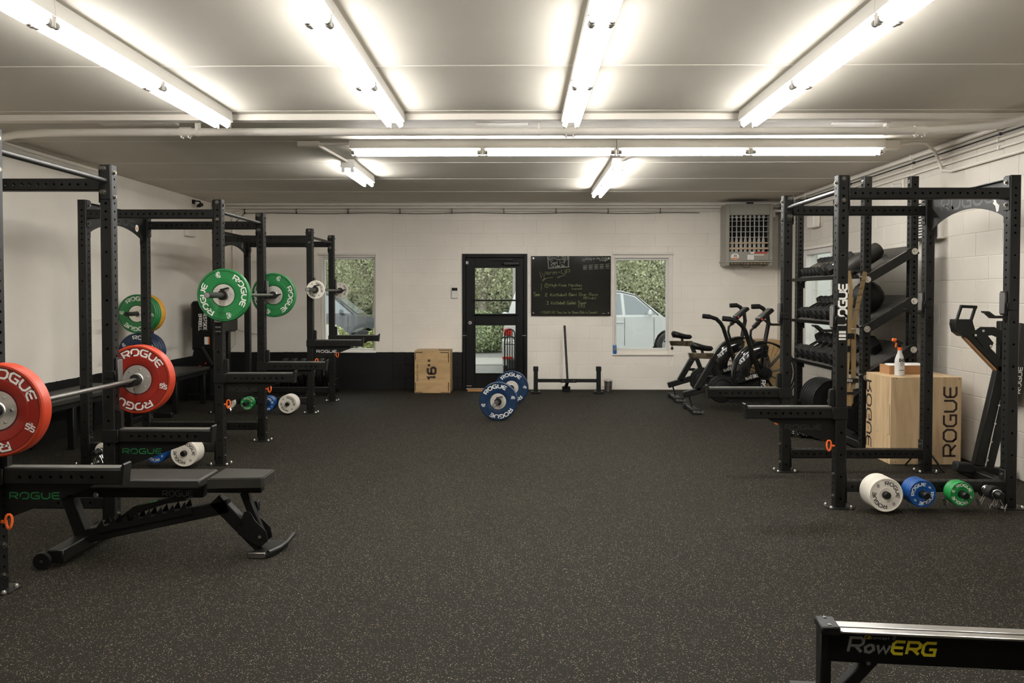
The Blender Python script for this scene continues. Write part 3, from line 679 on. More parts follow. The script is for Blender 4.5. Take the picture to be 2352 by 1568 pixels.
MB().sweep([(XR-.06, 11.0, 2.38), (XR-.06, 10.92, 2.37), (XR-.06, 10.90, 2.42), (XR-.06, 10.90, 2.60)], .008, 8).build('box_lead', 'trim_white', vb)
lv = thing('wall_vent', 'white louvred vent on the right wall behind the near rack', 'vent', (XR-.02, 7.95, 2.1))
MB().bx(XR-.03, XR-.006, 7.93, 8.32, 2.02, 2.37, .004).build('vent_body', 'dark_bar', lv)
for k in range(12):
    z_ = 2.035+k*.028; MB().bar((XR-.038, 7.94, z_), (XR-.038, 8.31, z_), .02, .008, up=(-.6, 0, .8)).build('louvre', 'white_plastic', lv)
MB().bx(XR-.10, XR-.006, 7.76, 8.28, 1.995, 2.006).build('bracket', 'trim_white', lv)
MB().bx(XR-.105, XR-.094, 7.76, 8.28, 1.985, 2.016).build('bracket_edge', 'dark_bar', lv)
sl = thing('fire_sensor', 'small white sprinkler fitting with a red tip on the right wall', 'sensor', (XR-.06, 8.7, 2.55))
MB().cyl((XR-.10, 8.7, 2.60), (XR-.006, 8.7, 2.60), .026, 14).build('sensor_body', 'white_plastic', sl)
MB().sweep([(XR-.03, 8.60, 2.66), (XR-.03, 8.60, 2.62), (XR-.03, 8.58, 2.52)], .008, 8).build('drop_tube', 'trim_white', sl)
MB().bx(XR-.045, XR-.015, 8.56, 8.60, 2.49, 2.52).build('red_tip', 'red_plastic', sl)
kp = thing('keypad', 'white wall keypad with a dark screen beside the door', 'keypad', (-1.0125, YB, 1.5))
MB().bx(-1.063, -.962, YB-.03, YB-.005, 1.412, 1.580, .008).build('keypad_body', 'white_plastic', kp)
MB().bx(-1.055, -.970, YB-.034, YB-.028, 1.530, 1.574, .002).build('screen', 'black_gloss', kp)
for i in range(4):
    for j in range(3): MB().bx(-1.046+j*.024, -1.028+j*.024, YB-.033, YB-.028, 1.428+i*.022, 1.444+i*.022).build('key', 'fixture_white', kp)
# black lettering board ------------------------------------------------------
bd = thing('glass_board', 'black glass writing board with pale handwriting beside the door', 'board', (.78, YB, 1.6))
BX0, BX1, BZ0, BZ1 = .169, 1.394, 1.143, 2.064; BY = YB-.035
MB().bx(BX0, BX1, BY, BY+.012, BZ0, BZ1, .002).build('board_panel', 'board_black', bd)
for xx in (BX0+.035, BX1-.035):
    for zz in (BZ0+.045, BZ1-.035): MB().cyl((xx, BY-.012, zz), (xx, YB-.004, zz), .013, 14).build('standoff', 'chrome', bd)
def bpt(u, v): return (BX0+(u-105)/1900*(BX1-BX0), BY-.0015, BZ1-(v-85)/1420*(BZ1-BZ0))
def board_line(txt, u, v, hpx, m='chalk_green', st=.006, rise=0.0, gap=.22, wx=1.0, nm='handwriting'):
    h = hpx/1420*(BZ1-BZ0)
    text_mb(txt, h, st/h if False else st/h, bpt(u, v), (1, 0, rise), (0, 0, 1), gap, wx).build(nm, m, bd)
g_, c_ = 'chalk_green', 'chalk_white'
board_line('GYM CLOSED', 525, 185, 82, c_, .006, .04, .2, .56)
board_line('Sept 1-4', 570, 285, 80, c_, .005, .05, .22, .66); board_line('th', 880, 215, 40, c_, .004, .05)
board_line('For Labor Day', 580, 352, 52, c_, .004, .06, .18, .62)
mb = MB()
for p, q in (((490, 85), (520, 385)), ((500, 85), (530, 380)), ((520, 385), (1005, 350)), ((520, 368), (1000, 335)), ((1005, 350), (1000, 85)), ((990, 350), (985, 85))):
    a_, b_ = Vector(bpt(*p)), Vector(bpt(*q)); mb.bar(a_, b_, .004, .001, up=(0, 1, 0))
mb.build('drawn_frame', c_, bd)
board_line('W', 310, 620, 165, g_, .007, .02, .2, .68); board_line('arm-UP', 470, 522, 100, g_, .006, .03, .3, .95)
mb = MB()
for p, q in (((360, 660), (430, 620)), ((380, 680), (450, 622)), ((430, 620), (620, 590)), ((730, 590), (930, 535)), ((740, 605), (800, 575)), ((350, 740), (345, 890))):
    mb.bar(bpt(*p), bpt(*q), .005, .001, up=(0, 1, 0))
pts = [bpt(475+45*math.cos(t*PI/8), 785+48*math.sin(t*PI/8)) for t in range(17)]
for p, q in zip(pts[:-1], pts[1:]): mb.bar(p, q, .005, .001, up=(0, 1, 0))
mb.build('drawn_marks', g_, bd)['kind'] = 'stuff'
board_line('1', 465, 808, 50, g_); board_line('High Knee Marches', 550, 808, 68, g_, .005, .0, .26, .78); board_line('(normal)', 1080, 880, 42, g_, .004)
board_line('5min', 170, 1035, 85, g_, .006, 0, .1, .6); board_line('2. Kettlebell Bent Over Rows', 440, 1040, 68, g_, .005, .01, .26, .82); board_line('(8/side)', 1350, 1105, 55, g_, .004)
board_line('3. Kettlebell Goblet Squat', 475, 1235, 72, g_, .005, .01, .26, .66); board_line('(10)', 1235, 1305, 56, g_, .004)
board_line('* SQUAT INC. Pump Low for Stance (Role to Console)', 340, 1450, 58, 'chalk_green', .0035, 0, .2, .58)
board_line('W', 1320, 220, 80, c_, .005, 0, .2, .7); board_line('orking on the Working', 1385, 175, 50, c_, .0045, .04, .2, .78); board_line('Weight', 1735, 205, 45, c_, .0045, .05)
for k in range(5):
    mb = MB()
    for r_ in range(4):
        u0_ = 1345+k*133; v0_ = 310+r_*26-k*8
        mb.bar(bpt(u0_, v0_), bpt(u0_+100-(r_ % 2)*25, v0_-6), .006 if r_ == 2 else .004, .001, up=(0, 1, 0))
    mb.bar(bpt(1345+k*133, 410-k*6), bpt(1450+k*133, 402-k*6), .003, .001, up=(0, 1, 0))
    mb.build('written_note', ['sticker_red', c_, c_, c_, c_][k] if k == 9 else c_, bd)
MB().bx(BX1-.135, BX1-.085, BY-.002, BY-.0005, BZ0+.034, BZ0+.040).build('maker_mark', c_, bd)
# ================================================================== POWER RACKS
PW, RW, RH = .0762, 1.1684, 2.286
def hole_tube(L, faces, w=PW, c=.006, r=.0082, wt=.004):
    """square steel tube along local Z from 0 to L, with real bolt holes; faces maps '+X','-X','+Y','-Y' to hole heights"""
    mb = MB(); h = w/2; k = h-c
    frames = {'+X': ((1, 0, 0), (0, 1, 0)), '-X': ((-1, 0, 0), (0, -1, 0)), '+Y': ((0, 1, 0), (-1, 0, 0)), '-Y': ((0, -1, 0), (1, 0, 0))}
    for nm, (n, u) in frames.items():
        n = Vector(n); u = Vector(u); Z = Vector((0, 0, 1))
        def P(a, z, d=0.0): return n*(h-d)+u*a+Z*z
        hs = sorted(z for z in faces.get(nm, []) if .02 < z < L-.02)
        z0 = 0.0; s = .0125
        for zc in hs:
            if zc-s > z0+1e-5: mb.add([P(-k, z0), P(k, z0), P(k, zc-s), P(-k, zc-s)], [(0, 1, 2, 3)])
            z0 = zc+s
            outer = [(-k, zc-s), (0, zc-s), (k, zc-s), (k, zc), (k, zc+s), (0, zc+s), (-k, zc+s), (-k, zc)]
            ang = [-3*PI/4, -PI/2, -PI/4, 0, PI/4, PI/2, 3*PI/4, PI]
            vs = [P(*o) for o in outer]+[P(r*math.cos(t), zc+r*math.sin(t)) for t in ang]+[P(r*math.cos(t), zc+r*math.sin(t), wt) for t in ang]
            fs = []
            for i in range(8):
                j = (i+1) % 8
                fs.append((i, j, 8+j, 8+i)); fs.append((8+i, 8+j, 16+j, 16+i))
            mb.add(vs, fs)
        mb.add([P(-k, z0), P(k, z0), P(k, L), P(-k, L)], [(0, 1, 2, 3)])
    q = [(h, -k), (h, k), (k, h), (-k, h), (-h, k), (-h, -k), (-k, -h), (k, -h)]
    for i in (1, 3, 5, 7):
        a, b = q[i], q[(i+1) % 8]; mb.add([(*a, 0), (*b, 0), (*b, L), (*a, L)], [(0, 1, 2, 3)])
    # inner lining so that light does not leak and the wall has thickness
    e = h-wt
    mb.add([(-e, -e, L), (e, -e, L), (e, e, L), (-e, e, L)], [(0, 1, 2, 3)])
    mb.add([(x, y, L) for x, y in q], [tuple(range(8))]) if False else None
    return mb
def cap_top(mb, L, w=PW, c=.006):
    h = w/2; k = h-c; q = [(h, -k), (h, k), (k, h), (-k, h), (-h, k), (-h, -k), (-k, -h), (k, -h)]
    mb.add([(*p, L) for p in q], [tuple(range(8))]); return mb
two = lambda a, b: [a+.0508*i for i in range(int((b-a)/.0508)+1)]
near_holes = two(RH-.40, RH-.06)+[RH-.40-.1524*i for i in range(1, 13)]
POST_ME = cap_top(hole_tube(RH-.006, {'-Y': near_holes, '+Y': near_holes, '+X': two(.06, RH-.06), '-X': two(.06, RH-.06)}), RH-.006).mesh('upright', 'black_steel', 25)
CL = RW-PW-.014
def beam_along_x(L, holes=True):
    hs = two(.035, L-.03) if holes else []
    src = hole_tube(L, {'-Y': hs, '+Y': hs, '+X': hs, '-X': []})
    src.v = [(z-L/2, y, x) for (x, y, z) in src.v]; src.f = [f[::-1] for f in src.f]
    return src
CROSS_ME = beam_along_x(CL).mesh('crossmember', 'black_steel', 25)
FLANGE_ME = MB().bx(-.0035, .0035, -.038, .038, -.115, .115, .003).mesh('flange', 'black_steel')
def bolt_mb(r=.014, ln=.012):
    m = MB().lathe([(0, 0), (r*1.25, 0), (r*1.25, -.003), (0, -.003)], 14, 'Y', closed=False)
    return m.cyl((0, -.003, 0), (0, -ln, 0), r*.82, 6)
BOLT_ME = bolt_mb(.0125).mesh('bolt', 'bolt_dark', 30)
BIGBOLT_ME = MB().lathe([(0, 0), (.030, 0), (.030, -.004), (0, -.004)], 20, 'Y', closed=False).cyl((0, -.004, 0), (0, -.016, 0), .013, 6).mesh('bolt', 'zinc', 30)
FOOT_ME = MB().prism([(-.095, -.05), (-.05, -.085), (.06, -.085), (.105, -.03), (.105, .05), (.06, .085), (-.06, .085), (-.095, .05)], 0, .0063, 'XY').mesh('foot_plate', 'black_steel')
FBOLT_ME = MB().lathe([(0, .018), (.008, .016), (.012, .008), (.012, 0)], 10, 'Z', closed=False).mesh('anchor_bolt', 'zinc')
PEG_ME = MB().cyl((0, 0, 0), (0, -.195, 0), .0245, 18).lathe([(0, -.006), (.055, -.006), (.055, 0), (0, 0)], 18, 'Y', closed=False).cyl((0, -.195, 0), (0, -.205, 0), .0245, 18, r1=.019).mesh('storage_peg', 'black_plastic')

def rack(label, x, y, sx):
    """rack with its aisle side towards sx; x, y is the centre of the near aisle upright"""
    t = thing('power_rack', label, 'power rack', (x, y, 0), 0)
    A = lambda v: sx*v                     # v < 0 goes from the aisle to the wall
    for px, py in ((0, 0), (0, RW), (-RW, 0), (-RW, RW)):
        o = inst('upright', POST_ME, t, (A(px), py, .006))
        inst('foot_plate', FOOT_ME, t, (A(px), py, 0), (0, 0, 0 if sx < 0 else PI))
        for bx_, by_ in ((.075, -.065), (-.07, -.045), (.078, .03)): inst('anchor_bolt', FBOLT_ME, t, (A(px+bx_), py+by_, .006))
    for py in (0, RW):
        inst('crossmember', CROSS_ME, t, (A(-RW/2), py, 2.163)); inst('crossmember', CROSS_ME, t, (A(-RW/2), py, .150))
        for zc in (2.163, .150):
            for px, d in ((-PW/2-.0036, 1), (-RW+PW/2+.0036, -1)): inst('flange', FLANGE_ME, t, (A(px), py, zc))
            for dz in (-.076, .076):
                z_ = zc+dz
                if z_ > 0.05:
                    for px, face in ((PW/2, sx), (-RW-PW/2, -sx)):
                        inst('bolt', BOLT_ME, t, (A(px), py, z_), (0, 0, PI/2 if face > 0 else -PI/2))
                    for px, face in ((-PW/2-.007, -sx), (-RW+PW/2+.007, sx)):
                        inst('bolt', BOLT_ME, t, (A(px), py, z_), (0, 0, PI/2 if face > 0 else -PI/2))
    # pull-up bar on the aisle side
    mb = MB().cyl((0, PW/2+.006, 2.185), (0, RW-PW/2-.006, 2.185), .0160, 16)
    mb.build('pull_up_bar', 'dark_bar', t, world=False)
    for py in (PW/2+.003, RW-PW/2-.003): MB().bx(-.032, .032, py-.003, py+.003, 2.07, 2.28, .0015).build('bar_flange', 'black_steel', t, world=False)
    for z_ in (2.115, 2.262):
        inst('bolt', BOLT_ME, t, (0, -PW/2, z_)); inst('bolt', BOLT_ME, t, (A(-.006), RW-PW/2-.006, z_))
        inst('bolt', BOLT_ME, t, (A(-.02), RW-PW/2-.006, z_))
    # arched name plate between the wall-side uprights
    y0_, y1_ = PW/2+.004, RW-PW/2-.004; n = 18
    poly = [(y0_, 2.265), (y0_, 1.975)]
    for i in range(n+1):
        s = i/n; yy = y0_+.03+(y1_-y0_-.06)*s; poly.append((yy, 2.0+.115*math.sin(PI*s)**.75))
    poly += [(y1_, 1.975), (y1_, 2.265)]
    xc = A(-RW)
    npl = MB().prism(poly, xc-.003, xc+.003, 'YZ').build('name_plate', 'black_steel', t, world=False)
    MB().bx(xc-.030, xc+.030, y0_, y1_, 2.262, 2.268).build('plate_flange', 'black_steel', t, world=False)
    for yy in (y0_, y1_): MB().bx(xc-.034, xc+.034, yy-.003, yy+.003, 1.965, 2.27).build('plate_end', 'black_steel', t, world=False)
    yd = -1 if sx < 0 else 1                 # text direction seen from the aisle
    ym = RW/2
    wd = text_strokes('ROGUE', .3)[1]*.095*1.35
    if sx < 0: o_ = (xc-.0045, ym+wd/2, 2.135); ux = (0, -1, 0)
    else: o_ = (xc+.0045, ym-wd/2, 2.135); ux = (0, 1, 0)
    text_mb('ROGUE', .095, .20, o_, ux, (0, 0, 1), .3, 1.35).build("name_lettering", 'print_dim', npl, world=False)
    # logo letters on the near face of the aisle upright and the wall upright
    for px in (0, -RW):
        text_mb('R', .036, .2, (A(px)-.0165, -PW/2-.0008, 1.715), (1, 0, 0), (0, 0, 1), .3, 1.0).build('logo_letter', 'print_black', t, world=False)
    # plate storage pegs on the near lower crossmember
    for v in PEGS: inst('storage_peg', PEG_ME, t, (A(v), -PW/2-.001, .135))
    return t
PEGS = [-.235, -.495, -.755, -.985]
R0 = rack('black power rack nearest the camera on the left with the red-plated barbell', -2.6049, 4.0631, 1)
R1 = rack('black power rack in the middle of the left row with the green-plated barbell', -2.5978, 7.1303, 1)
R2 = rack('black power rack at the far end of the left row beside the window', -2.6052, 10.2605, 1)
R3 = rack('black power rack on the right in front of the dumbbell shelves', 2.2084, 5.7317, -1)
# white side label on the right rack and stickers
def upright_label(t, txt, x, ztop, h, m, nm='upright_lettering', both=True):
    wd = text_strokes(txt, .22)[1]*h*1.0
    text_mb(txt, h, .27, (x+h*.5, -PW/2-.0010, ztop-wd), (0, 0, 1), (-1, 0, 0), .22, 1.0).build(nm, m, t, world=False)
upright_label(R3, 'ROGUE', 0, 1.545, .052, 'print_white')
MB().bx(-.024, .024, -PW/2-.0012, -PW/2-.0006, 1.205, 1.222).bx(-.024, .024, -PW/2-.0012, -PW/2-.0006, 1.180, 1.198).bx(-.024, .024, -PW/2-.0012, -PW/2-.0006, 1.160, 1.172).build('spec_label', 'print_white', R3, world=False)
upright_label(R1, 'ROGUE', 0, 1.52, .052, 'print_white')
MB().bx(-.024, .024, -PW/2-.0012, -PW/2-.0006, 1.185, 1.198).bx(-.024, .024, -PW/2-.0012, -PW/2-.0006, 1.150, 1.158).build('spec_label', 'print_grey', R1, world=False)
mb = MB().prism([(.93, 2.16), (.97, 2.155), (.985, 2.12), (1.02, 2.10), (1.01, 2.06), (.985, 2.055), (.97, 2.10), (.94, 2.12)], .0035, .0042, 'YZ'); mb.v = [(-x+RW, RW-y, z) for x, y, z in mb.v]
mb.build('white_sticker', 'print_white', R3, world=False)
mb = MB().lathe([(0, 0), (.036, 0), (.036, .0008), (0, .0008)], 9, 'X', (-RW+.0035, .98, 2.12), closed=False); mb.build('flower_sticker', 'print_white', R1, world=False)
mb = MB().lathe([(0, 0), (.012, 0), (.012, .0008), (0, .0008)], 9, 'X', (-RW+.0044, .98, 2.12), closed=False); mb.build('flower_centre', 'sticker_orange', R1, world=False)
text_mb('R', .06, .12, (-RW+.0045, .93, 2.10), (0, 1, 0), (0, 0, 1)).build('white_sticker', 'print_white', R2, world=False)

# J-cups -----------------------------------------------------------------------
def j_cup(label, x, y, z, sx):
    """hook with its seat at height z, hanging on the aisle face of the upright at x, y"""
    t = thing('j_cup', label, 'bar hook', (x+sx*PW/2, y, z), 0, 'bar hooks on the racks')
    S = lambda v: sx*v
    MB().bx(S(.003), S(.020), -.034, .034, 0, .165, .004).build('back_block', 'black_plastic', t, world=False)
    MB().bx(S(.020), S(.026), -.031, .031, .010, .155, .003).build('liner', 'grey_strip', t, world=False)
    MB().bx(S(-.055), S(.014), -PW/2-.012, -PW/2-.003, .035, .085, .003).bx(S(-.055), S(.014), PW/2+.003, PW/2+.012, .035, .085, .003).bx(S(.0035), S(.012), -PW/2-.012, PW/2+.012, .035, .085, .002).build('bracket', 'black_steel', t, world=False)
    poly = [(S(.003), -.022), (S(.003), -.004), (S(.085), -.004), (S(.125), .026), (S(.150), .028), (S(.150), .018), (S(.130), .010), (S(.095), -.022)]
    MB().prism(poly if sx < 0 else poly, -.030, .030, 'XZ').build('hook', 'black_steel', t, world=False)
    return t
LX = {0: -2.6049, 1: -2.5978, 2: -2.6052}; LY = {0: 4.0631, 1: 7.1303, 2: 10.2605}
JZ = {0: .915-.014, 1: 1.461-.014, 2: 1.525-.014}
pos = {0: 'near left rack', 1: 'middle left rack', 2: 'far left rack'}
for k in (0, 1, 2):
    for e, w_ in ((0, 'near'), (RW, 'far')):
        j_cup('black bar hook on the %s aisle upright of the %s' % (w_, pos[k]), LX[k], LY[k]+e, JZ[k]+.004, 1)
for e, w_ in ((0, 'near'), (RW, 'far')):
    j_cup('black bar hook on the %s aisle upright of the right rack' % w_, 2.2084, 5.7317+e, 1.235, -1)
    j_cup('black bar hook on the %s wall-side upright of the right rack' % w_, 2.2084+RW, 5.7317+e, 1.33-.0, -1)

# spotter arms -----------------------------------------------------------------
SL = .60
def arm_beam():
    src = hole_tube(SL, {'-Y': [.10+.0508*i for i in range(9)], '+Y': [.10+.0508*i for i in range(9)]}, w=.075, c=.005)
    src.v = [(z, y, x) for (x, y, z) in src.v]; src.f = [f[::-1] for f in src.f]; return src
ARM = {}
def spotter_arm(label, x, y, z, sx, txt_mat='print_dim'):
    t = thing('spotter_arm', label, 'spotter arm', (x, y, z), 0, 'spotter arms on the racks')
    S = lambda v: sx*v; x0 = PW/2+.006
    b = arm_beam(); b.v = [(S(p[0]+x0), p[1], p[2]) for p in b.v]
    if sx < 0: b.f = [f[::-1] for f in b.f]
    b.build('arm_beam', 'black_steel', t, world=False, sharp=25)
    MB().bx(S(x0+.02), S(x0+SL-.01), -.030, .030, .0378, .0475, .002).build('bar_strip', 'grey_strip', t, world=False)
    e = x0+SL
    MB().prism([(S(e), -.042), (S(e+.008), -.042), (S(e+.018), .060), (S(e+.010), .066), (S(e), .046)], -.0385, .0385, 'XZ').build('end_lip', 'black_steel', t, world=False)
    # sleeve round the upright, upper tab and lower gusset
    for ya_, yb_ in ((-PW/2-.010, -PW/2-.003), (PW/2+.003, PW/2+.010)): MB().bx(S(-PW/2-.004), S(x0+.02), ya_, yb_, -.04, .042, .002).build('sleeve_cheek', 'black_steel', t, world=False)
    MB().prism([(S(PW/2+.001), .04), (S(PW/2+.001), .155), (S(PW/2+.012), .165), (S(PW/2+.03), .160), (S(PW/2+.035), .14), (S(PW/2+.035), .04)], -.020, .020, 'XZ').build('upper_tab', 'black_steel', t, world=False)
    g = [(S(PW/2+.003), -.0385), (S(x0+.46), -.0385), (S(x0+.42), -.062), (S(PW/2+.02), -.215), (S(PW/2+.003), -.215)]
    gs = MB().prism(g, -.004, .004, 'XZ').build('gusset', 'black_steel', t, world=False)
    xa = x0+.03 if sx > 0 else -(x0+.33)
    text_mb('ROGUE', .030, .2, (xa, -.0048, -.115), (1, 0, 0), (0, 0, 1), .3, 1.45).build('gusset_lettering', txt_mat, gs, world=False)
    # orange pull-pin ring
    ring = [(S(PW/2+.040+.016*math.cos(a)), -.022+.004*math.sin(2*a), -.225+.036*math.sin(a)) for a in [2*PI*i/14 for i in range(14)]]
    MB().sweep(ring, .0065, 8, closed=True).bar((S(PW/2+.002), -.022, -.225), (S(PW/2+.03), -.022, -.225), .012, .012).build('pull_pin', 'orange_plastic', t, world=False)
    return t
AZ = {0: (.575, .575), 1: (.750, .750), 2: (.865, .865)}
for k in (0, 1, 2):
    for i, (e, w_) in enumerate(((0, 'near'), (RW, 'far'))):
        spotter_arm('black spotter arm on the %s upright of the %s' % (w_, pos[k]), LX[k], LY[k]+e, AZ[k][i], 1, {0: 'print_green', 1: 'print_dim', 2: 'print_white'}[k])
for e, w_ in ((0, 'near'), (RW, 'far')):
    spotter_arm('black spotter arm on the %s upright of the right rack' % w_, 2.2084, 5.7317+e, .655, -1)

# ================================================================== WEIGHT PLATES
def plate_meshes(R, t, m, rim, hub_r, txt, txt_m, wt, phi, letter=.036, segs=48, hub_m='hub_steel'):
    """plate with its axis on local Y, front face at y=0 towards -Y"""
    e = min(.006, t*.12); hr = hub_r if hub_r else .034
    prof = [(.0265, .004), (hr, .004), (hr+.004, 0.0035), (hr+.012, 0.0), (R*.66 if hub_r else hr+.014, .0), (R*.66+.001 if hub_r else hr+.015, .002), (R*.905, .002), (R*.915, -.001), (R-e*1.2, -.001), (R, e), (R, t-e), (R-e, t), (R*.9, t), (.0265, t-.003)]
    body = MB().lathe(prof, segs, 'Y')
    body.m = []
    n = len(prof)
    for k in range(segs):
        for j in range(n): body.m.append(1 if 7 <= j <= 11 else 0)
    out = [('plate_body', body.mesh('plate_body', [m, rim], 25))]
    if hub_r:
        hub = MB().lathe([(.0262, .0015), (.036, -.002), (.04, .0025), (hub_r-.002, .0025), (hub_r-.002, .012), (.0262, .012)], segs, 'Y')
        out.append(('hub', hub.mesh('hub', hub_m, 25)))
        out.append(('ring_line', MB().lathe([(R*.905, .0012), (R*.918, -.0016), (R*.922, -.0016), (R*.918, .0012)], segs, 'Y').mesh('ring_line', 'groove', 30)))
        out.append(('ring_line', MB().lathe([(hub_r+.0005, .0042), (hub_r+.004, .002), (hub_r+.006, .002), (hub_r+.004, .0042)], segs, 'Y').mesh('ring_line', 'groove', 30)))
        bl = MB()
        for i in range(6):
            a = phi+i*PI/3; c = hub_r*.72; bl.cyl((c*math.cos(a), .003, c*math.sin(a)), (c*math.cos(a), -.0025, c*math.sin(a)), .0055, 8)
        out.append(('hub_bolts', bl.mesh('hub_bolts', 'zinc', 30)))
    if txt:
        br = (R*.70) if hub_r else max(R*.60, .053)
        for d in (0, PI): out.append(('lettering', arc_text('ROGUE', letter, .23, br, phi+d, .0012, None, .32, 1.22).mesh('lettering', txt_m)))
        for d in (PI/2, -PI/2):
            a_ = phi+d; ur = Vector((math.cos(a_), 0, math.sin(a_))); ut = Vector((-math.sin(a_), 0, math.cos(a_)))
            o_ = ur*(br+letter*.5)+Vector((0, .0012, 0)); h_ = letter*.62
            out.append(('weight_lettering', text_mb(wt, h_, .24, o_-ut*h_*.5, ur, ut, .25, 1.0, None, True).mesh('weight_lettering', txt_m)))
            out.append(('unit_lettering', text_mb('LB', h_*.36, .2, o_+ut*h_*.62-ur*h_*.2, ur, ut, .25, 1.0, None, True).mesh('unit_lettering', txt_m)))
    return out
PC = {}
def plate(label, kind, x, y, z, phi=0.0, group=None, rot=0.0):
    """front face at y; kinds defined below; phi turns the lettering"""
    spec = KINDS[kind]; key = (kind, round(phi, 3))
    if key not in PC: PC[key] = plate_meshes(*spec[:7], spec[7], phi, spec[8], spec[9])
    t = thing(spec[10], label, 'weight plate', (x, y, z), rot, group)
    body = hub = None
    for nm, me in PC[key]:
        o = inst(nm, me, {'hub_bolts': hub, 'ring_line': body, 'lettering': body, 'weight_lettering': body, 'unit_lettering': body}.get(nm) or t, (0, 0, 0))
        if nm == 'plate_body': body = o
        if nm == 'hub': hub = o
        if nm == 'hub_bolts': o['kind'] = 'stuff'
    return t
KINDS = {
 'red55': (.225, .074, 'plate_red', 'plate_red_rim', .095, True, 'print_white', '55', .040, 64, 'competition_plate'),
 'green25': (.225, .050, 'plate_green', 'plate_green', .095, True, 'print_white', '25', .040, 64, 'competition_plate'),
 'blue45': (.225, .066, 'plate_blue', 'plate_blue', .095, True, 'print_white', '45', .040, 64, 'competition_plate'),
 'yellow35': (.225, .058, 'plate_yellow', 'plate_yellow', .095, False, 'print_white', '35', .040, 48, 'competition_plate'),
 'white10': (.114, .026, 'plate_white', 'plate_white', 0, True, 'print_black', '10', .021, 40, 'change_plate'),
 'blue5': (.092, .024, 'change_blue', 'change_blue', 0, True, 'print_white', '5', .019, 36, 'change_plate'),
 'green25s': (.082, .021, 'change_green', 'change_green', 0, True, 'print_white', '25', .0165, 36, 'change_plate'),
 'white1': (.068, .020, 'plate_white', 'plate_white', 0, False, 'print_black', '1', .013, 32, 'change_plate'),
 'black45': (.225, .066, 'plate_black', 'plate_black', .060, False, 'print_grey', '45', .040, 48, 'bumper_plate'),
}
def barbell(label, x, y, z, length_dir=1):
    """bar along Y; y is the inner face of the near collar"""
    t = thing('barbell', label, 'barbell', (x, y, z), 0)
    MB().cyl((0, 0, 0), (0, 1.31, 0), .0142, 16).build('shaft', 'bar_steel', t, world=False)
    for s, b in ((-1, 0), (1, 1.31)):
        MB().lathe([(.0142, b), (.036, b), (.038, b+s*.006), (.038, b+s*.026), (.030, b+s*.030), (.0142, b+s*.030)], 20, 'Y').build('sleeve_collar', 'dark_bar', t, world=False)
        MB().cyl((0, b+s*.029, 0), (0, b+s*.445, 0), .0250, 20).build('sleeve', 'dark_bar', t, world=False)
        MB().lathe([(0, b+s*.445), (.017, b+s*.4465), (.021, b+s*.445)], 16, 'Y', closed=False).build('end_cap', 'print_grey', t, world=False)
    return t
def spring_collar(label, x, y, z, s=-1, m='black_plastic'):
    """lock-jaw collar next to the plate; y is the plate face"""
    t = thing('bar_collar', label, 'bar collar', (x, y, z), 0, 'bar collars')
    MB().lathe([(.0265, 0), (.040, 0), (.042, s*.006), (.042, s*.034), (.038, s*.040), (.0265, s*.040)], 18, 'Y').build('ring', m, t, world=False)
    MB().bar((-.02, s*.02, .045), (.055, s*.02, .062), .022, .012, ch=.004).bx(-.015, .015, min(s*.006, s*.034), max(s*.006, s*.034), .036, .052, .003).build('lever', m, t, world=False)
    return t
# red bar on the near left rack
bx_, bz_ = -2.502, .917; by = 4.0285
barbell('barbell loaded with red plates on the near left rack', bx_, by, bz_)
plate('red 55 pound plate cut by the left picture edge', 'red55', bx_, by-.031-.074, bz_, math.radians(62), 'red plates')
plate('red 55 pound plate behind the near left rack upright', 'red55', bx_, by+1.31+.031, bz_, math.radians(75), 'red plates')
# green bar on the middle left rack
by = 7.065; bx_, bz_ = -2.512, 1.466
barbell('barbell loaded with green plates on the middle left rack', bx_, by, bz_)
plate('green 25 pound plate hanging nearest in front of the middle left rack', 'green25', bx_, by-.031-.050, bz_, math.radians(14), 'green plates on the bar')
spring_collar('black bar collar on the near green plate', bx_, by-.031-.0505, bz_)
plate('green 25 pound plate on the far end of the middle rack bar', 'green25', bx_, by+1.31+.031, bz_, math.radians(-18), 'green plates on the bar')
# light bar on the far left rack
by = 10.195; bx_, bz_ = -2.512, 1.529
barbell('barbell loaded with small white plates on the far left rack', bx_, by, bz_)
plate('small white plate on the near end of the far rack bar', 'white10', bx_, by-.031-.026, bz_, math.radians(30), 'white plates on the bar')
spring_collar('black bar collar on the near small white plate', bx_, by-.031-.0265, bz_)
plate('small white plate on the far end of the far rack bar', 'white10', bx_, by+1.31+.031, bz_, 0, 'white plates on the bar')
# blue bar lying on the floor before the door
th = math.atan2(-.098, 1.0)
t = barbell('barbell loaded with blue plates resting on the floor by the door', -.2475, 9.725, .225); t.rotation_euler = (0, 0, th)
dv = Vector((math.sin(-th), math.cos(th)))
def along(d): return (-.2475+dv.x*d, 9.725+dv.y*d)
p = along(-.031-.066); plate('blue 45 pound plate nearest on the floor barbell', 'blue45', p[0], p[1], .2255, math.radians(104), 'blue floor plates', th)
p = along(-.031-.0685); t = spring_collar('black bar collar on the near blue plate', p[0], p[1], .225); t.rotation_euler = (0, 0, th)
p = along(1.31+.031); plate('blue 45 pound plate on the door end of the floor barbell', 'blue45', p[0], p[1], .2255, math.radians(92), 'blue floor plates', th)
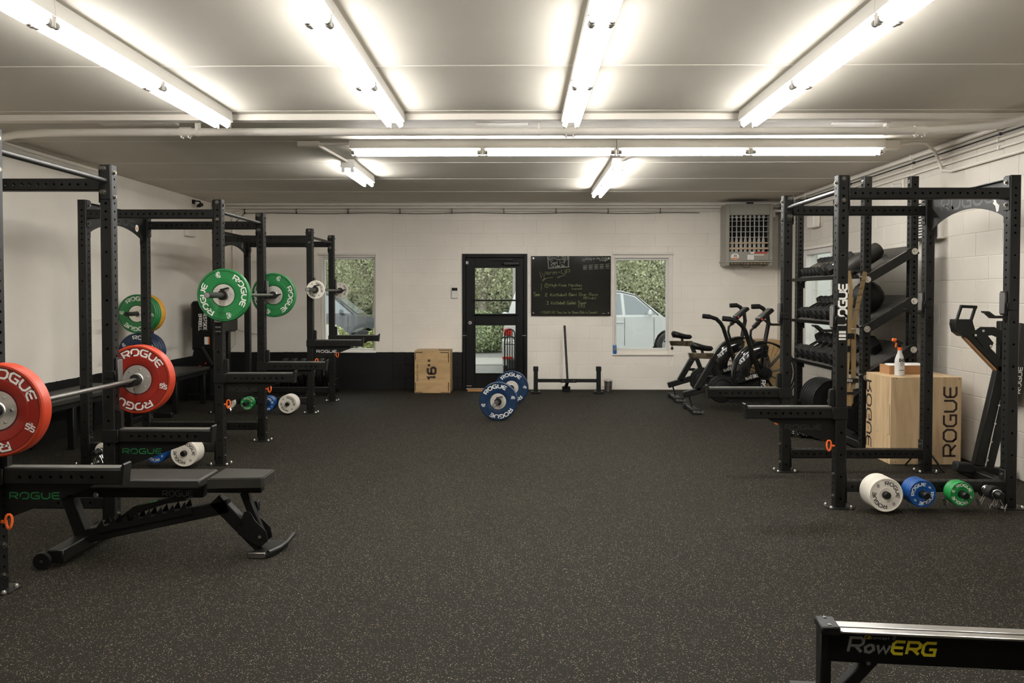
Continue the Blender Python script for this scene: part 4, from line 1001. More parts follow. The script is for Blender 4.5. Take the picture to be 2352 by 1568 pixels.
# change plates on the storage pegs
def peg_stack(where, x, y, z, kind, n, colour, phi, gap=.0008, off=.012):
    tk = KINDS[kind][1]
    for i in range(n):
        yy = y-off-(i+1)*(tk+gap)
        front = i == n-1; k = n-1-i
        lab = '%s %s change plate from the front of its peg on the %s' % (['first', 'second', 'third', 'fourth', 'fifth', 'sixth'][k], colour, where)
        plate(lab, kind, x, yy, z, phi if front else 0.0, 'change plates on the peg stacks')
rk = {'near left rack': (-2.6049, 4.0631, 1), 'middle left rack': (-2.5978, 7.1303, 1), 'far left rack': (-2.6052, 10.2605, 1), 'right rack': (2.2084, 5.7317, -1)}
for nm in ('middle left rack', 'far left rack', 'right rack'):
    x, y, sx = rk[nm]; z_ = .135-.0018; yb = y-PW/2
    peg_stack(nm, x+sx*PEGS[0], yb, z_, 'white10', 6, 'white', math.radians(40))
    peg_stack(nm, x+sx*PEGS[1], yb, z_, 'blue5', 5, 'blue', math.radians(130 if nm == 'right rack' else 60))
    peg_stack(nm, x+sx*PEGS[2], yb, z_, 'green25s', 4, 'green', math.radians(70), off=.055 if nm == 'right rack' else .012)
    if nm != 'right rack':
        peg_stack(nm, x+sx*PEGS[3], yb, z_, 'white1', 2, 'small white', math.radians(60))
    # spring clips hanging on the last pegs
for nm, cnt in (('right rack', ((-.985, .022), (-.985, .045), (-.985, .150), (-.755, .020), (-.755, .042))), ('far left rack', ((-.985, .085), (-.985, .115))), ('middle left rack', ((-.985, .085), (-.985, .115)))):
    x, y, sx = rk[nm]
    for i, (v, d) in enumerate(cnt):
        xc = x+sx*v; yc = y-PW/2-d; r_ = .0300
        if abs(v+.755) < .01 and nm == 'right rack': pass
        word = ['back', 'middle', 'front', 'rear', 'inner'][i]
        t = thing('spring_clip', '%s chrome spring clip hanging under the pegs of the %s' % (word, nm), 'spring clip', (xc, yc, .135), 0, 'chrome spring clips')
        
        pts = []
        for k in range(30):
            a = -PI/2+.35+k/29*(4*PI-.7); pts.append((r_*math.cos(a), -.009+k/29*.018, r_*math.sin(a)))
        a0 = pts[0]; a1 = pts[-1]
        pts = [(a0[0]+.034, a0[1]-.004, a0[2]-.075), (a0[0]+.014, a0[1], a0[2]-.03)]+pts+[(a1[0]-.014, a1[1], a1[2]-.03), (a1[0]-.034, a1[1]+.004, a1[2]-.075)]
        MB().sweep(pts, .0032, 6).build('wire', 'chrome', t, world=False)
        for q in (pts[0], pts[-1]): MB().cyl(Vector(q)+Vector((0, 0, -.008)), Vector(q)+Vector((math.copysign(-.014, q[0]), 0, .040)), .0055, 8).build('grip', 'chrome', t, world=False)
t = thing('peg_collar', 'short thick black rubber collar on the end peg of the right rack', 'collar', (2.2084+.985, 5.7317-PW/2-.068, .135))
MB().lathe([(.0265, 0), (.044, 0), (.046, -.004), (.046, -.055), (.042, -.06), (.0265, -.06)], 20, 'Y').build('collar_body', 'black_rubber', t, world=False)
# ================================================================== ADJUSTABLE BENCH (left)
def sawtooth(p0, p1, hgt, n, up):
    """polygon of a ladder plate with teeth along p0-p1 (2d)"""
    p0 = Vector(p0); p1 = Vector(p1); d = (p1-p0); L = d.length; d.normalize(); u = Vector(up).normalized()
    top = []
    for i in range(n):
        a = i/n*L; b = (i+.62)/n*L; c = (i+.66)/n*L; e = (i+1)/n*L
        top += [p0+d*a+u*hgt*.45, p0+d*b+u*hgt, p0+d*c+u*hgt*.45]
    top.append(p1+u*hgt*.45)
    return [tuple(p0)]+[tuple(p) for p in top]+[tuple(p1)]
BY_ = 4.69
bn = thing('adjustable_bench', 'black adjustable weight bench lying flat in front of the near left rack', 'bench', (-2.0, BY_, 0))
k = MB().prism([(-2.63, -.14), (-1.80, -.14), (-1.80, .14), (-2.63, .14)], .390, .445, 'XY'); pad = MB()
pad.bx(-2.66, -1.775, BY_-.142, BY_+.142, .392, .447, .010).build('back_pad', 'charcoal_vinyl', bn)
sp_ = MB().prism([(-1.735, BY_-.142), (-1.445, BY_-.118), (-1.430, BY_-.10), (-1.430, BY_+.10), (-1.445, BY_+.118), (-1.735, BY_+.142)], .396, .447, 'XY').prism([(-1.728, BY_-.134), (-1.450, BY_-.110), (-1.438, BY_-.094), (-1.438, BY_+.094), (-1.450, BY_+.110), (-1.728, BY_+.134)], .447, .4515, 'XY')
sp_.build('seat_pad', 'charcoal_vinyl', bn)
MB().bx(-2.60, -1.80, BY_-.032, BY_+.032, .318, .389, .004).build('back_rail', 'black_steel', bn)
text_mb('ROGUE', .030, .14, (-2.03, BY_-.0332, .327), (1, 0, 0), (0, 0, 1), .3, 1.0).build('rail_lettering', 'print_grey', bn)
MB().bx(-1.78, -1.47, BY_-.032, BY_+.032, .345, .392, .004).build('seat_rail', 'black_steel', bn)
MB().bar((-2.47, BY_, .095), (-1.66, BY_, .268), .064, .076, ch=.004).build('spine_beam', 'black_steel', bn)
MB().bar((-1.74, BY_, .305), (-1.475, BY_, .035), .064, .076, ch=.004).build('front_leg', 'black_steel', bn)
MB().bar((-2.585, BY_, .33), (-2.50, BY_, .085), .064, .070, ch=.004).build('rear_upright', 'black_steel', bn)
MB().bx(-2.545, -2.455, BY_-.30, BY_+.30, .028, .100, .006).build('rear_foot', 'black_steel', bn)
for s in (-1, 1):
    MB().cyl((-2.56, BY_+s*.29, .045), (-2.56, BY_+s*.325, .045), .045, 18).build('wheel', 'black_rubber', bn)
    MB().cyl((-2.56, BY_+s*.325, .045), (-2.56, BY_+s*.330, .045), .008, 8).build('axle_bolt', 'bolt_dark', bn)
    tooth = sawtooth((-2.40, .115), (-1.86, .228), .075, 8, (-.22, .975))
    MB().prism(tooth, BY_+s*.036, BY_+s*.042, 'XZ').build('ladder_plate', 'black_steel', bn)
    lad = [(-1.60, .115), (-1.53, .070), (-1.47, .045), (-1.43, .075), (-1.44, .13), (-1.50, .19), (-1.53, .24), (-1.56, .245), (-1.58, .20), (-1.565, .16), (-1.60, .15)]
    MB().prism(lad, BY_+s*.040, BY_+s*.047, 'XZ').build('seat_ladder', 'black_steel', bn)
    MB().cyl((-1.475, BY_+s*.047, .10), (-1.475, BY_+s*.053, .10), .009, 8).build('pivot_bolt', 'zinc', bn)
MB().prism([(-2.33, .17), (-2.20, .265), (-1.98, .315), (-1.90, .33), (-1.90, .30), (-2.02, .28), (-2.18, .225), (-2.28, .155)], BY_-.026, BY_+.026, 'XZ').build('lift_strut', 'black_gloss', bn)
MB().bar((-1.575, BY_, .345), (-1.475, BY_, .085), .045, .045, ch=.004).build('seat_strut', 'black_steel', bn)
MB().bx(-1.56, -1.51, BY_+.035, BY_+.075, .22, .28, .004).build('latch_block', 'black_plastic', bn)
MB().prism([(-1.515, BY_-.125), (-1.415, BY_-.125), (-1.385, BY_-.09), (-1.36, BY_+.12), (-1.40, BY_+.16), (-1.50, BY_+.16)], .004, .022, 'XY').build('front_foot', 'black_steel', bn)
MB().bx(-1.515, -1.42, BY_-.130, BY_-.118, .002, .034, .003).build('foot_edge', 'bar_steel', bn)
MB().sweep([(-1.41, BY_-.10, .026), (-1.37, BY_-.02, .030), (-1.35, BY_+.05, .040), (-1.325, BY_+.12, .072)], .014, 10).build('carry_handle', 'dark_bar', bn)
MB().cyl((-2.405, BY_-.036, .335), (-2.405, BY_-.046, .335), .016, 14).cyl((-2.405, BY_-.046, .335), (-2.405, BY_-.054, .335), .010, 6).build('pivot_bolt', 'chrome', bn)

# ================================================================== BENCH STORED UPRIGHT (right)
ub = thing('adjustable_bench', 'black adjustable bench stored on end against the right wall', 'bench', (3.72, 6.62, 0)); uy = 6.62
MB().bar((3.655, uy, .11), (3.825, uy, .90), .066, .080, up=(-1, 0, 0), ch=.004).build('spine_beam', 'black_steel', ub)
MB().prism([(3.70, .10), (3.76, .10), (3.87, .58), (3.85, .66), (3.81, .66)], uy-.045, uy-.038, 'XZ').build('ladder_plate', 'black_steel', ub)
for i in range(4): MB().cyl((3.705+.028*i, uy-.046, .16+.145*i), (3.705+.028*i, uy-.052, .16+.145*i), .009, 8).build('bolt', 'zinc', ub)
MB().bar((3.50, uy-.02, .085), (3.93, uy-.02, .050), .075, .070, ch=.005).build('base_rail', 'black_steel', ub)
MB().bx(3.60, 3.68, uy-.34, uy+.22, .010, .075, .005).build('base_foot', 'black_steel', ub)
MB().bar((3.46, uy-.02, .105), (3.60, uy-.02, .090), .09, .075, ch=.01).build('base_cap', 'black_rubber', ub)
MB().bar((3.835, uy, .88), (3.545, uy, 1.18), .066, .078, ch=.004).build('front_leg', 'black_steel', ub)
MB().bar((3.815, uy, .835), (3.525, uy, 1.135), .050, .012).build('leg_edge', 'cardboard', ub)
MB().prism([(3.44, 1.235), (3.455, 1.175), (3.50, 1.14), (3.55, 1.14), (3.60, 1.17), (3.575, 1.25), (3.57, 1.275), (3.445, 1.275)], uy-.05, uy+.05, 'XZ').build('foot_plate', 'black_steel', ub)
for p, q in (((3.452, 1.27), (3.485, 1.375)), ((3.565, 1.27), (3.598, 1.375))): MB().bar((p[0], uy-.04, p[1]), (q[0], uy-.04, q[1]), .022, .016).build('handle_arm', 'black_steel', ub)
MB().bar((3.478, uy-.04, 1.378), (3.607, uy-.04, 1.372), .030, .024, ch=.004).build('handle_grip', 'black_rubber', ub)
hook = [(3.58, 1.17), (3.64, 1.215), (3.75, 1.215), (3.80, 1.185), (3.83, 1.15), (3.80, 1.075), (3.765, 1.075), (3.785, 1.10), (3.78, 1.13), (3.73, 1.15), (3.70, 1.145), (3.745, 1.09), (3.73, 1.05), (3.67, 1.05)]
MB().prism(hook, uy-.040, uy-.030, 'XZ').build('hook_plate', 'black_steel', ub)
for p in ((3.66, 1.185), (3.72, 1.065), (3.60, 1.15)): MB().cyl((p[0], uy-.04, p[1]), (p[0], uy-.047, p[1]), .010, 8).build('bolt', 'zinc', ub)
MB().bar((3.74, uy, 1.19), (3.93, uy, 1.13), .05, .05, ch=.004).build('seat_strut', 'black_steel', ub)
MB().prism([(3.865, .62), (3.905, .64), (3.95, 1.24), (3.905, 1.25)], uy-.13, uy+.13, 'XZ').build('seat_pad', 'charcoal_vinyl', ub)
MB().bx(3.835, 3.905, uy+.02, uy+.09, .84, 1.26, .006).build('seat_frame', 'black_steel', ub)
mb = text_mb('ROGUE', .03, .2, (3.905, uy-.132, .70), (0.07, 0, 1), (-1, 0, .07), .3, 1.2); mb.build('pad_lettering', 'print_white', ub)
MB().sweep([(3.80, uy-.03, .06), (3.86, uy-.03, .14), (3.90, uy-.03, .26), (3.905, uy-.03, .40)], .016, 8).build('lift_strut', 'black_steel', ub)

# ================================================================== DUMBBELL STORAGE
SX, SXR, SY0, SY1, SH = 3.22, 3.652, 7.76, 9.60, 2.565
st = thing('storage_rack', 'tall black storage rack with three sloping dumbbell shelves by the right wall', 'storage rack', (3.43, 8.7, 0))
SP_ME = cap_top(hole_tube(SH, {f: two(.10, SH-.05) for f in ('-Y', '+Y', '+X', '-X')}, r=.0105), SH).mesh('upright', 'black_steel', 25)
for px in (SX, SXR):
    for py in (SY0, SY1):
        inst('upright', SP_ME, st, (px-3.43, py-8.7, 0))
        MB().bx(px-.05, px+.05, py-.05, py+.05, 0, .006).build('foot_plate', 'black_steel', st)
TZ = (.700, 1.151, 1.611); TA = math.atan2(.26, SXR-SX)
for zi, z_ in enumerate(TZ):
    d = Vector((SXR-SX, 0, .26)).normalized(); nrm = Vector((-d.z, 0, d.x))
    for py, s in ((SY0, -1), (SY1, 1)):
        yy = py+s*(PW/2+.006) if py == SY0 else py-(PW/2+.006)
        yy = SY0-PW/2-.005 if py == SY0 else SY1+PW/2+.005
        a = Vector((SX, yy, z_))-d*.03; b = Vector((SXR, yy, z_+.26))+d*.03
        MB().bar(a, b, .006, .080, up=nrm, ch=.002).build('shelf_bracket', 'black_steel', st)
        if py == SY0:
            for q in ((SX, z_), (SXR, z_+.26)): inst('bolt', BIGBOLT_ME, st, (q[0]-3.43, yy-.004-8.7, q[1]))
    a = Vector((SX-.055, 0, z_-.03)); b = Vector((SXR+.03, 0, z_+.275))
    off = nrm*.045
    P0 = Vector((SX, (SY0+SY1)/2, z_))+off-d*.055; P1 = Vector((SXR, (SY0+SY1)/2, z_+.26))+off+d*.03
    MB().bar(P0, P1, SY1-SY0+PW+.002, .004, up=nrm).build('shelf_tray', 'grey_tile_board', st)
    MB().bar(P0+nrm*.018, P0+nrm*.018+d*.004, SY1-SY0+PW+.002, .040, up=nrm).build('shelf_lip', 'black_steel', st)
    mb = MB().prism([(SX-.045, z_-.02), (SX+.05, z_-.07), (SX+.05, z_+.03), (SX-.02, z_+.03)], SY1-PW/2-.010, SY1-PW/2-.004, 'XZ'); mb.build('shelf_gusset', 'black_steel', st)
    inst('bolt', BOLT_ME, st, (SX-3.43, SY1-PW/2-8.7, z_))
    mid = (P0+P1)/2
    wd = text_strokes('ROGUE', .3)[1]*.07*1.1
    text_mb('ROGUE', .07, .2, Vector((mid.x+.07*d.x, SY0+.42+wd/2-.25, mid.z+.07*d.z))+nrm*.0035, (0, -1, 0), tuple(d), .3, 1.1).build('tray_lettering', 'print_black', st)
for zz in (.25,):
    for py in (SY0, SY1): MB().bx(SX+PW/2, SXR-PW/2, py-.038, py+.038, zz-.038, zz+.038, .004).build('side_member', 'black_steel', st)
    inst('bolt', BOLT_ME, st, (SX-3.43, SY1-PW/2-8.7, zz))
for zz in ((.25, 'SX'),):
    px = SX if zz[1] == 'SX' else SXR
    MB().bx(px-.038, px+.038, SY0+PW/2, SY1-PW/2, .02 if zz[1] == 'SX' else zz[0]-.038, .09 if zz[1] == 'SX' else zz[0]+.038, .004).build('long_member', 'black_steel', st)
MB().bx(SXR-.038, SXR+.038, SY0+PW/2, SY1-PW/2, .02, .09, .004).build('long_member', 'black_steel', st)
MB().bx(SX+.04, SXR-.04, SY0+.04, SY1-.04, .070, .078).build('bottom_shelf', 'black_steel', st)
for px in (SX, SXR):
    for zz in (2.40, 2.52): inst('bolt', BIGBOLT_ME, st, (px-3.43-PW/2, SY0-8.7, zz), (0, 0, -PI/2)).scale = (.6, .8, .6)
# hexagonal dumbbells
def dumbbell_meshes(af, hl, gl):
    """af across flats, hl head length, gl handle length"""
    R_ = af/math.sqrt(3); out = []
    for s in (-1, 1):
        mb = MB(); rings = [(s*gl/2, .80), (s*(gl/2+hl*.14), 1.0), (s*(gl/2+hl*.84), 1.0), (s*(gl/2+hl), .84)]
        vs = []; fs = []
        for x, q in rings:
            for k in range(6): vs.append((x, R_*q*math.cos(k*PI/3), R_*q*math.sin(k*PI/3)))
        for i in range(3):
            for k in range(6): fs.append((i*6+k, i*6+(k+1) % 6, (i+1)*6+(k+1) % 6, (i+1)*6+k)[::s])
        fs += [tuple(range(6))[::-s], tuple(range(18, 24))[::s]]
        mb.add(vs, fs); out.append(('head', mb.mesh('head', 'black_rubber', 20)))
    hp = [(-gl/2, .012), (-gl*.30, .0155), (0, .0175), (gl*.30, .0155), (gl/2, .012)]
    out.append(('handle', MB().lathe([(r, x) for x, r in hp], 14, 'X', closed=False).mesh('handle', 'chrome', 30)))
    return out
DB = [dumbbell_meshes(.088, .060, .165), dumbbell_meshes(.112, .072, .17), dumbbell_meshes(.132, .085, .17), dumbbell_meshes(.152, .095, .17), dumbbell_meshes(.172, .105, .17)]
AF = [.088, .112, .132, .152, .172]
ordn = ['first', 'second', 'third', 'fourth', 'fifth', 'sixth', 'seventh', 'eighth', 'ninth', 'tenth', 'eleventh', 'twelfth', 'thirteenth', 'fourteenth']
d = Vector((SXR-SX, 0, .26)).normalized(); nrm = Vector((-d.z, 0, d.x))
rows = [(2, 'top', [0, 0, 0, 0, 0, 0, 1, 1]), (1, 'middle', [1, 1, 1, 2, 2, 2, 2, 3]), (0, 'bottom', [3, 3, 3, 3, 3, 4, 4, 4])]
for zi, nm, kinds in rows:
    yy = SY1-.075
    for i, kd in enumerate(kinds):
        a = AF[kd]*2/math.sqrt(3); yy -= a/2+.004
        c = Vector((SX, yy, TZ[zi]))+d*.185+nrm*(.0475+AF[kd]/2)
        t = thing('dumbbell', '%s black hexagonal dumbbell from the far end of the %s shelf' % (ordn[i], nm), 'dumbbell', c, 0, 'dumbbells on the storage rack')
        t.rotation_euler = (0, -TA, 0)
        for pn, me in DB[kd]: inst(pn, me, t, (0, 0, 0))
        yy -= a/2+.004
t = thing('foam_roller', 'dark grey foam roller lying across the top dumbbell shelf', 'foam roller', Vector((SX, 8.05, TZ[2]))+d*.16+nrm*.123)
t.rotation_euler = (0, -TA, .25)
MB().lathe([(.045, -.22), (.072, -.22), (.074, -.21), (.074, .21), (.072, .22), (.045, .22)], 28, 'X').build('roller_body', 'charcoal_vinyl', t, world=False)
MB().lathe([(.046, -.225), (.055, -.225), (.055, .225), (.046, .225)], 24, 'X').build('roller_core', 'black_plastic', t, world=False)
t = tag(MB().lathe([(0, -.15), (.06, -.14), (.11, -.10), (.145, -.04), (.15, 0), (.145, .04), (.11, .10), (.06, .14), (0, .15)], 28, 'Z', closed=False).build('medicine_ball', 'black_rubber'), 'black medicine ball at the near end of the middle shelf', 'medicine ball')
t.location = Vector((SX, 7.98, TZ[1]))+d*.25+nrm*.199
t = thing('storage_tin', 'small orange and white tin on the top dumbbell shelf behind the rack upright', 'tin', Vector((SX, 8.47, TZ[2]))+d*.10+nrm*.085)
t.rotation_euler = (0, -TA, 0)
MB().bx(-.04, .04, -.03, .03, -.035, .035, .006).build('tin_body', 'orange_plastic', t, world=False)
MB().bx(-.041, .041, -.031, .031, -.01, .01).build('tin_band', 'white_plastic', t, world=False)
# black bumper plates standing on the bottom shelf
for i in range(6):
    plate('%s black bumper plate from the far end of the bottom shelf' % ordn[i], 'black45', (SX+SXR)/2, SY1-.14-i*.070, .078+.2255, 0, 'black bumper plates on the bottom shelf')
for i in range(3):
    plate('%s black bumper plate from the near end of the bottom shelf' % ordn[2-i], 'black45', (SX+SXR)/2, SY0+.55-i*.070, .078+.2255, 0, 'black bumper plates on the bottom shelf')

# tan suspension straps hanging at the near upright
tx = thing('suspension_strap', 'tan webbing suspension straps with black buckles hanging at the dumbbell rack', 'strap', (3.06, 7.66, 1.6)); ty = 7.655
def hang(nm, pts, wd, m): MB().ribbon([(x, ty+dy, z) for x, dy, z in pts], wd, .003, (1, 0, 0)).build(nm, m, tx)
hang('strap_loop', [(3.02, .0, 1.69), (3.035, .0, 1.60), (3.045, 0, 1.52), (3.04, 0, 1.45)], .036, 'tan_strap')
hang('strap_loop', [(3.165, -.02, 1.68), (3.15, -.02, 1.60), (3.10, -.03, 1.40), (3.07, -.03, 1.22), (3.062, -.03, 1.16)], .040, 'tan_strap_dark')
hang('strap_tail', [(3.045, .0, 1.45), (3.035, 0, 1.33), (3.035, 0, 1.20), (3.02, 0, 1.10), (3.015, 0, .98)], .046, 'tan_strap')
hang('strap_tail', [(3.075, .012, 1.15), (3.08, .012, .9), (3.08, .012, .7), (3.075, .012, .60)], .044, 'tan_strap_dark')
hang('strap_tail', [(3.012, -.006, .98), (3.01, -.006, .82), (3.00, -.008, .72), (3.015, -.008, .60), (3.03, -.008, .52), (3.035, -.008, .44)], .050, 'tan_strap')
hang('strap_tail', [(3.055, .006, .60), (3.06, .006, .52), (3.06, .006, .46)], .036, 'tan_strap_dark')
for (x0_, x1_, z0_, z1_, y_) in ((2.995, 3.075, 1.065, 1.115, -.012), (2.985, 3.04, .945, 1.0, -.016), (2.97, 3.115, .660, .70, -.02), (2.99, 3.08, .555, .575, -.02), (2.995, 3.06, .42, .445, -.016)):
    MB().bx(x0_, x1_, ty+y_-.006, ty+y_+.012, z0_, z1_, .004).build('buckle', 'black_plastic', tx)
MB().cyl((3.05, ty-.004, 1.685), (3.195, 7.725, 1.685), .012, 10).build('strap_anchor', 'black_plastic', tx)
text_mb('TRX', .022, .22, (2.985, ty-.0275, .669), (1, 0, 0), (0, 0, 1), .25).build('strap_lettering', 'print_white', tx)
for z_ in (1.60, 1.53, 1.47, 1.40, 1.33): MB().bar((3.14-.35*(1.62-z_)*.6-.018, ty-.034, z_-.006), (3.14-.35*(1.62-z_)*.6+.022, ty-.034, z_+.004), .002, .004).build('stitch', 'print_black', tx)

# black chain heap on the floor beside the right rack
ch = thing('chain', 'black chain heaped on the floor behind the right rack', 'chain', (3.0, 8.45, 0))
random.seed(3)
for i in range(22):
    a = random.uniform(0, 6.28); u = i/21
    cx, cy, cz = 2.80+.28*u+random.uniform(-.03, .03), 8.62-.22*u+random.uniform(-.06, .06), .014+random.choice((0, 0, .024))
    R_ = Matrix.Rotation(a, 3, 'Z') @ Matrix.Rotation(random.choice((0, .5, -.4)), 3, 'X')
    pts = [Vector((cx, cy, cz))+R_ @ Vector((.034*math.cos(q)+(.014 if math.cos(q) > 0 else -.014), .024*math.sin(q), 0)) for q in [2*PI*j/12 for j in range(12)]]
    lo = min(p.z for p in pts)
    if lo < .009: pts = [p+Vector((0, 0, .009-lo)) for p in pts]
    MB().sweep(pts, .008, 6, closed=True).build('chain_link', 'black_gloss', ch)
# small black tripod behind the rack upright
tp = thing('tripod', 'small black tripod stand behind the wall-side upright of the right rack', 'tripod', (3.37, 7.0, 0))
for q in ((3.30, 7.10), (3.50, 6.84), (3.54, 7.13)): MB().bar((3.43, 7.05, .20), (q[0], q[1], .008), .012, .012).build('leg', 'black_plastic', tp)
MB().cyl((3.43, 7.05, .17), (3.43, 7.05, .42), .012, 10).build('column', 'black_plastic', tp)

# ================================================================== PLYO BOXES
def plyo_box(label, x0, x1, y0, y1, h, m, screws=True):
    t = thing('plyo_box', label, 'plyo box', ((x0+x1)/2, (y0+y1)/2, 0)); p = .019
    MB().bx(x0, x1, y0, y0+p, 0, h, .0015).build('front_panel', m, t); MB().bx(x0, x1, y1-p, y1, 0, h, .0015).build('back_panel', m, t)
    MB().bx(x0, x0+p, y0+p, y1-p, 0, h, .0015).build('side_panel', m, t); MB().bx(x1-p, x1, y0+p, y1-p, 0, h, .0015).build('side_panel', m, t)
    MB().bx(x0+p, x1-p, y0+p, y1-p, h-p, h, .0015).build('top_panel', m, t)
    if screws:
        for xx in (x0+.05, (x0+x1)/2, x1-.02):
            for zz in (.02, h-.012): MB().cyl((xx, y0-.0008, zz), (xx, y0+.001, zz), .0045, 8).build('screw', 'print_dark_brown', t)
        for yy in (y0+.05, (y0+y1)/2, y1-.05):
            MB().cyl((x0-.0008, yy, h*.33), (x0+.001, yy, h*.33), .0045, 8).build('screw', 'print_dark_brown', t)
    return t
bb = plyo_box('tall pale plywood jump box with large dark lettering behind the right rack', 3.205, 3.815, 7.175, 7.683, .757, 'plywood')
wd = text_strokes('ROGUE', .3)[1]
hh = .105; lw = .60/wd/hh
text_mb('ROGUE', hh, .17, (3.77, 7.1738, .075), (0, 0, lw), (-1, 0, 0), .3, 1.0).build('box_lettering', 'print_dark_brown', bb)
text_mb('ROGUE', hh, .17, (3.2038, 7.565, .68), (0, 0, -lw), (0, 1, 0), .3, 1.0).build('box_lettering', 'print_dark_brown', bb)
MB().bx(3.2035, 3.2045, 7.19, 7.196, .25, .52).build('hand_slot', 'print_dark_brown', bb)
b2 = plyo_box('plywood jump box marked 16 inches beside the door', -1.578, -1.048, 12.33, 12.79, .635, 'plywood_warm')
text_mb('16"', .115, .30, (-1.265, 12.3285, .205), (0, 0, 1), (-1, 0, 0), .22, 1.0).build('box_lettering', 'print_dark_brown', b2)
text_mb('ROGUE FITNESS', .018, .2, (-1.525, 12.3285, .18), (0, 0, 1), (-1, 0, 0), .3, 1.0).build('box_lettering', 'print_dark_brown', b2)
for (a, b, c, e) in ((-1.57, -1.46, .60, .612), (-1.57, -1.56, .50, .60), (-1.19, -1.07, .60, .612), (-1.078, -1.066, .46, .60), (-1.57, -1.46, .006, .014), (-1.19, -1.06, .006, .014), (-1.57, -1.56, .03, .16), (-1.078, -1.066, .03, .16)):
    MB().bx(a, b, 12.3288, 12.331, c, e).build('finger_joint', 'print_dark_brown', b2)
MB().bx(-1.22, -1.06, 12.36, 12.42, .634, .642).build('black_strip', 'black_plastic', b2)
plyo_box('plywood jump box standing behind the exercise bikes at the back wall', 3.27, 3.88, 12.30, 12.79, .79, 'plywood_warm', False)
# spray bottle and cardboard tray on the tall box
bo = thing('spray_bottle', 'white spray bottle with an orange trigger on the tall plywood box', 'spray bottle', (3.335, 7.30, .757))
MB().lathe([(0, 0), (.036, 0), (.041, .006), (.041, .125), (.038, .15), (.026, .185), (.018, .205), (.0165, .235), (0, .235)], 24, 'Z', closed=False).build('bottle_body', 'bottle_white', bo, world=False)
MB().cyl((0, 0, .225), (0, 0, .252), .0185, 16).build('bottle_collar', 'orange_plastic', bo, world=False)
MB().bar((0, 0, .25), (-.005, 0, .30), .026, .022, ch=.004).bar((.028, 0, .285), (-.062, 0, .318), .024, .026, ch=.006).build('spray_head', 'black_plastic', bo, world=False)
MB().bar((-.028, 0, .305), (-.036, 0, .25), .014, .012, ch=.003).bar((-.068, 0, .318), (-.03, 0, .312), .026, .030, ch=.006).build('trigger', 'orange_plastic', bo, world=False)
MB().bx(-.022, .024, -.0425, -.0405, .125, .155).bx(-.02, .022, -.0425, -.0405, .050, .055).build('bottle_label', 'print_black', bo, world=False)
MB().bx(-.012, .02, -.0425, -.041, .112, .117).bx(-.012, .02, -.0425, -.041, .100, .104).bx(-.012, .012, -.0425, -.041, .090, .093).build('label_lines', 'print_grey', bo, world=False)
mb = MB(); mb.sweep([(.001+.012*math.cos(q), -.0432, .140+.011*math.sin(q)) for q in [2*PI*j/12 for j in range(12)]], .002, 5, closed=True); mb.build('label_ring', 'print_white', bo, world=False)
cb = thing('cardboard_tray', 'low brown cardboard tray of white wipes on the tall plywood box', 'box', (3.47, 7.50, .757))
mb = MB().bx(3.30, 3.66, 7.42, 7.424, .757, .838).bx(3.30, 3.66, 7.616, 7.62, .757, .838).bx(3.30, 3.304, 7.424, 7.616, .757, .838).bx(3.656, 3.66, 7.424, 7.616, .757, .838).bx(3.304, 3.656, 7.424, 7.616, .757, .761)
mb.build('tray_body', 'cardboard', cb)
MB().bx(3.345, 3.348, 7.4192, 7.4202, .757, .838).build('tray_seam', 'print_dark_brown', cb)
MB().bx(3.32, 3.46, 7.45, 7.60, .770, .846, .015).build('wipe_pack', 'white_plastic', cb); MB().bx(3.48, 3.64, 7.44, 7.60, .768, .850, .018).build('wipe_pack', 'white_plastic', cb)

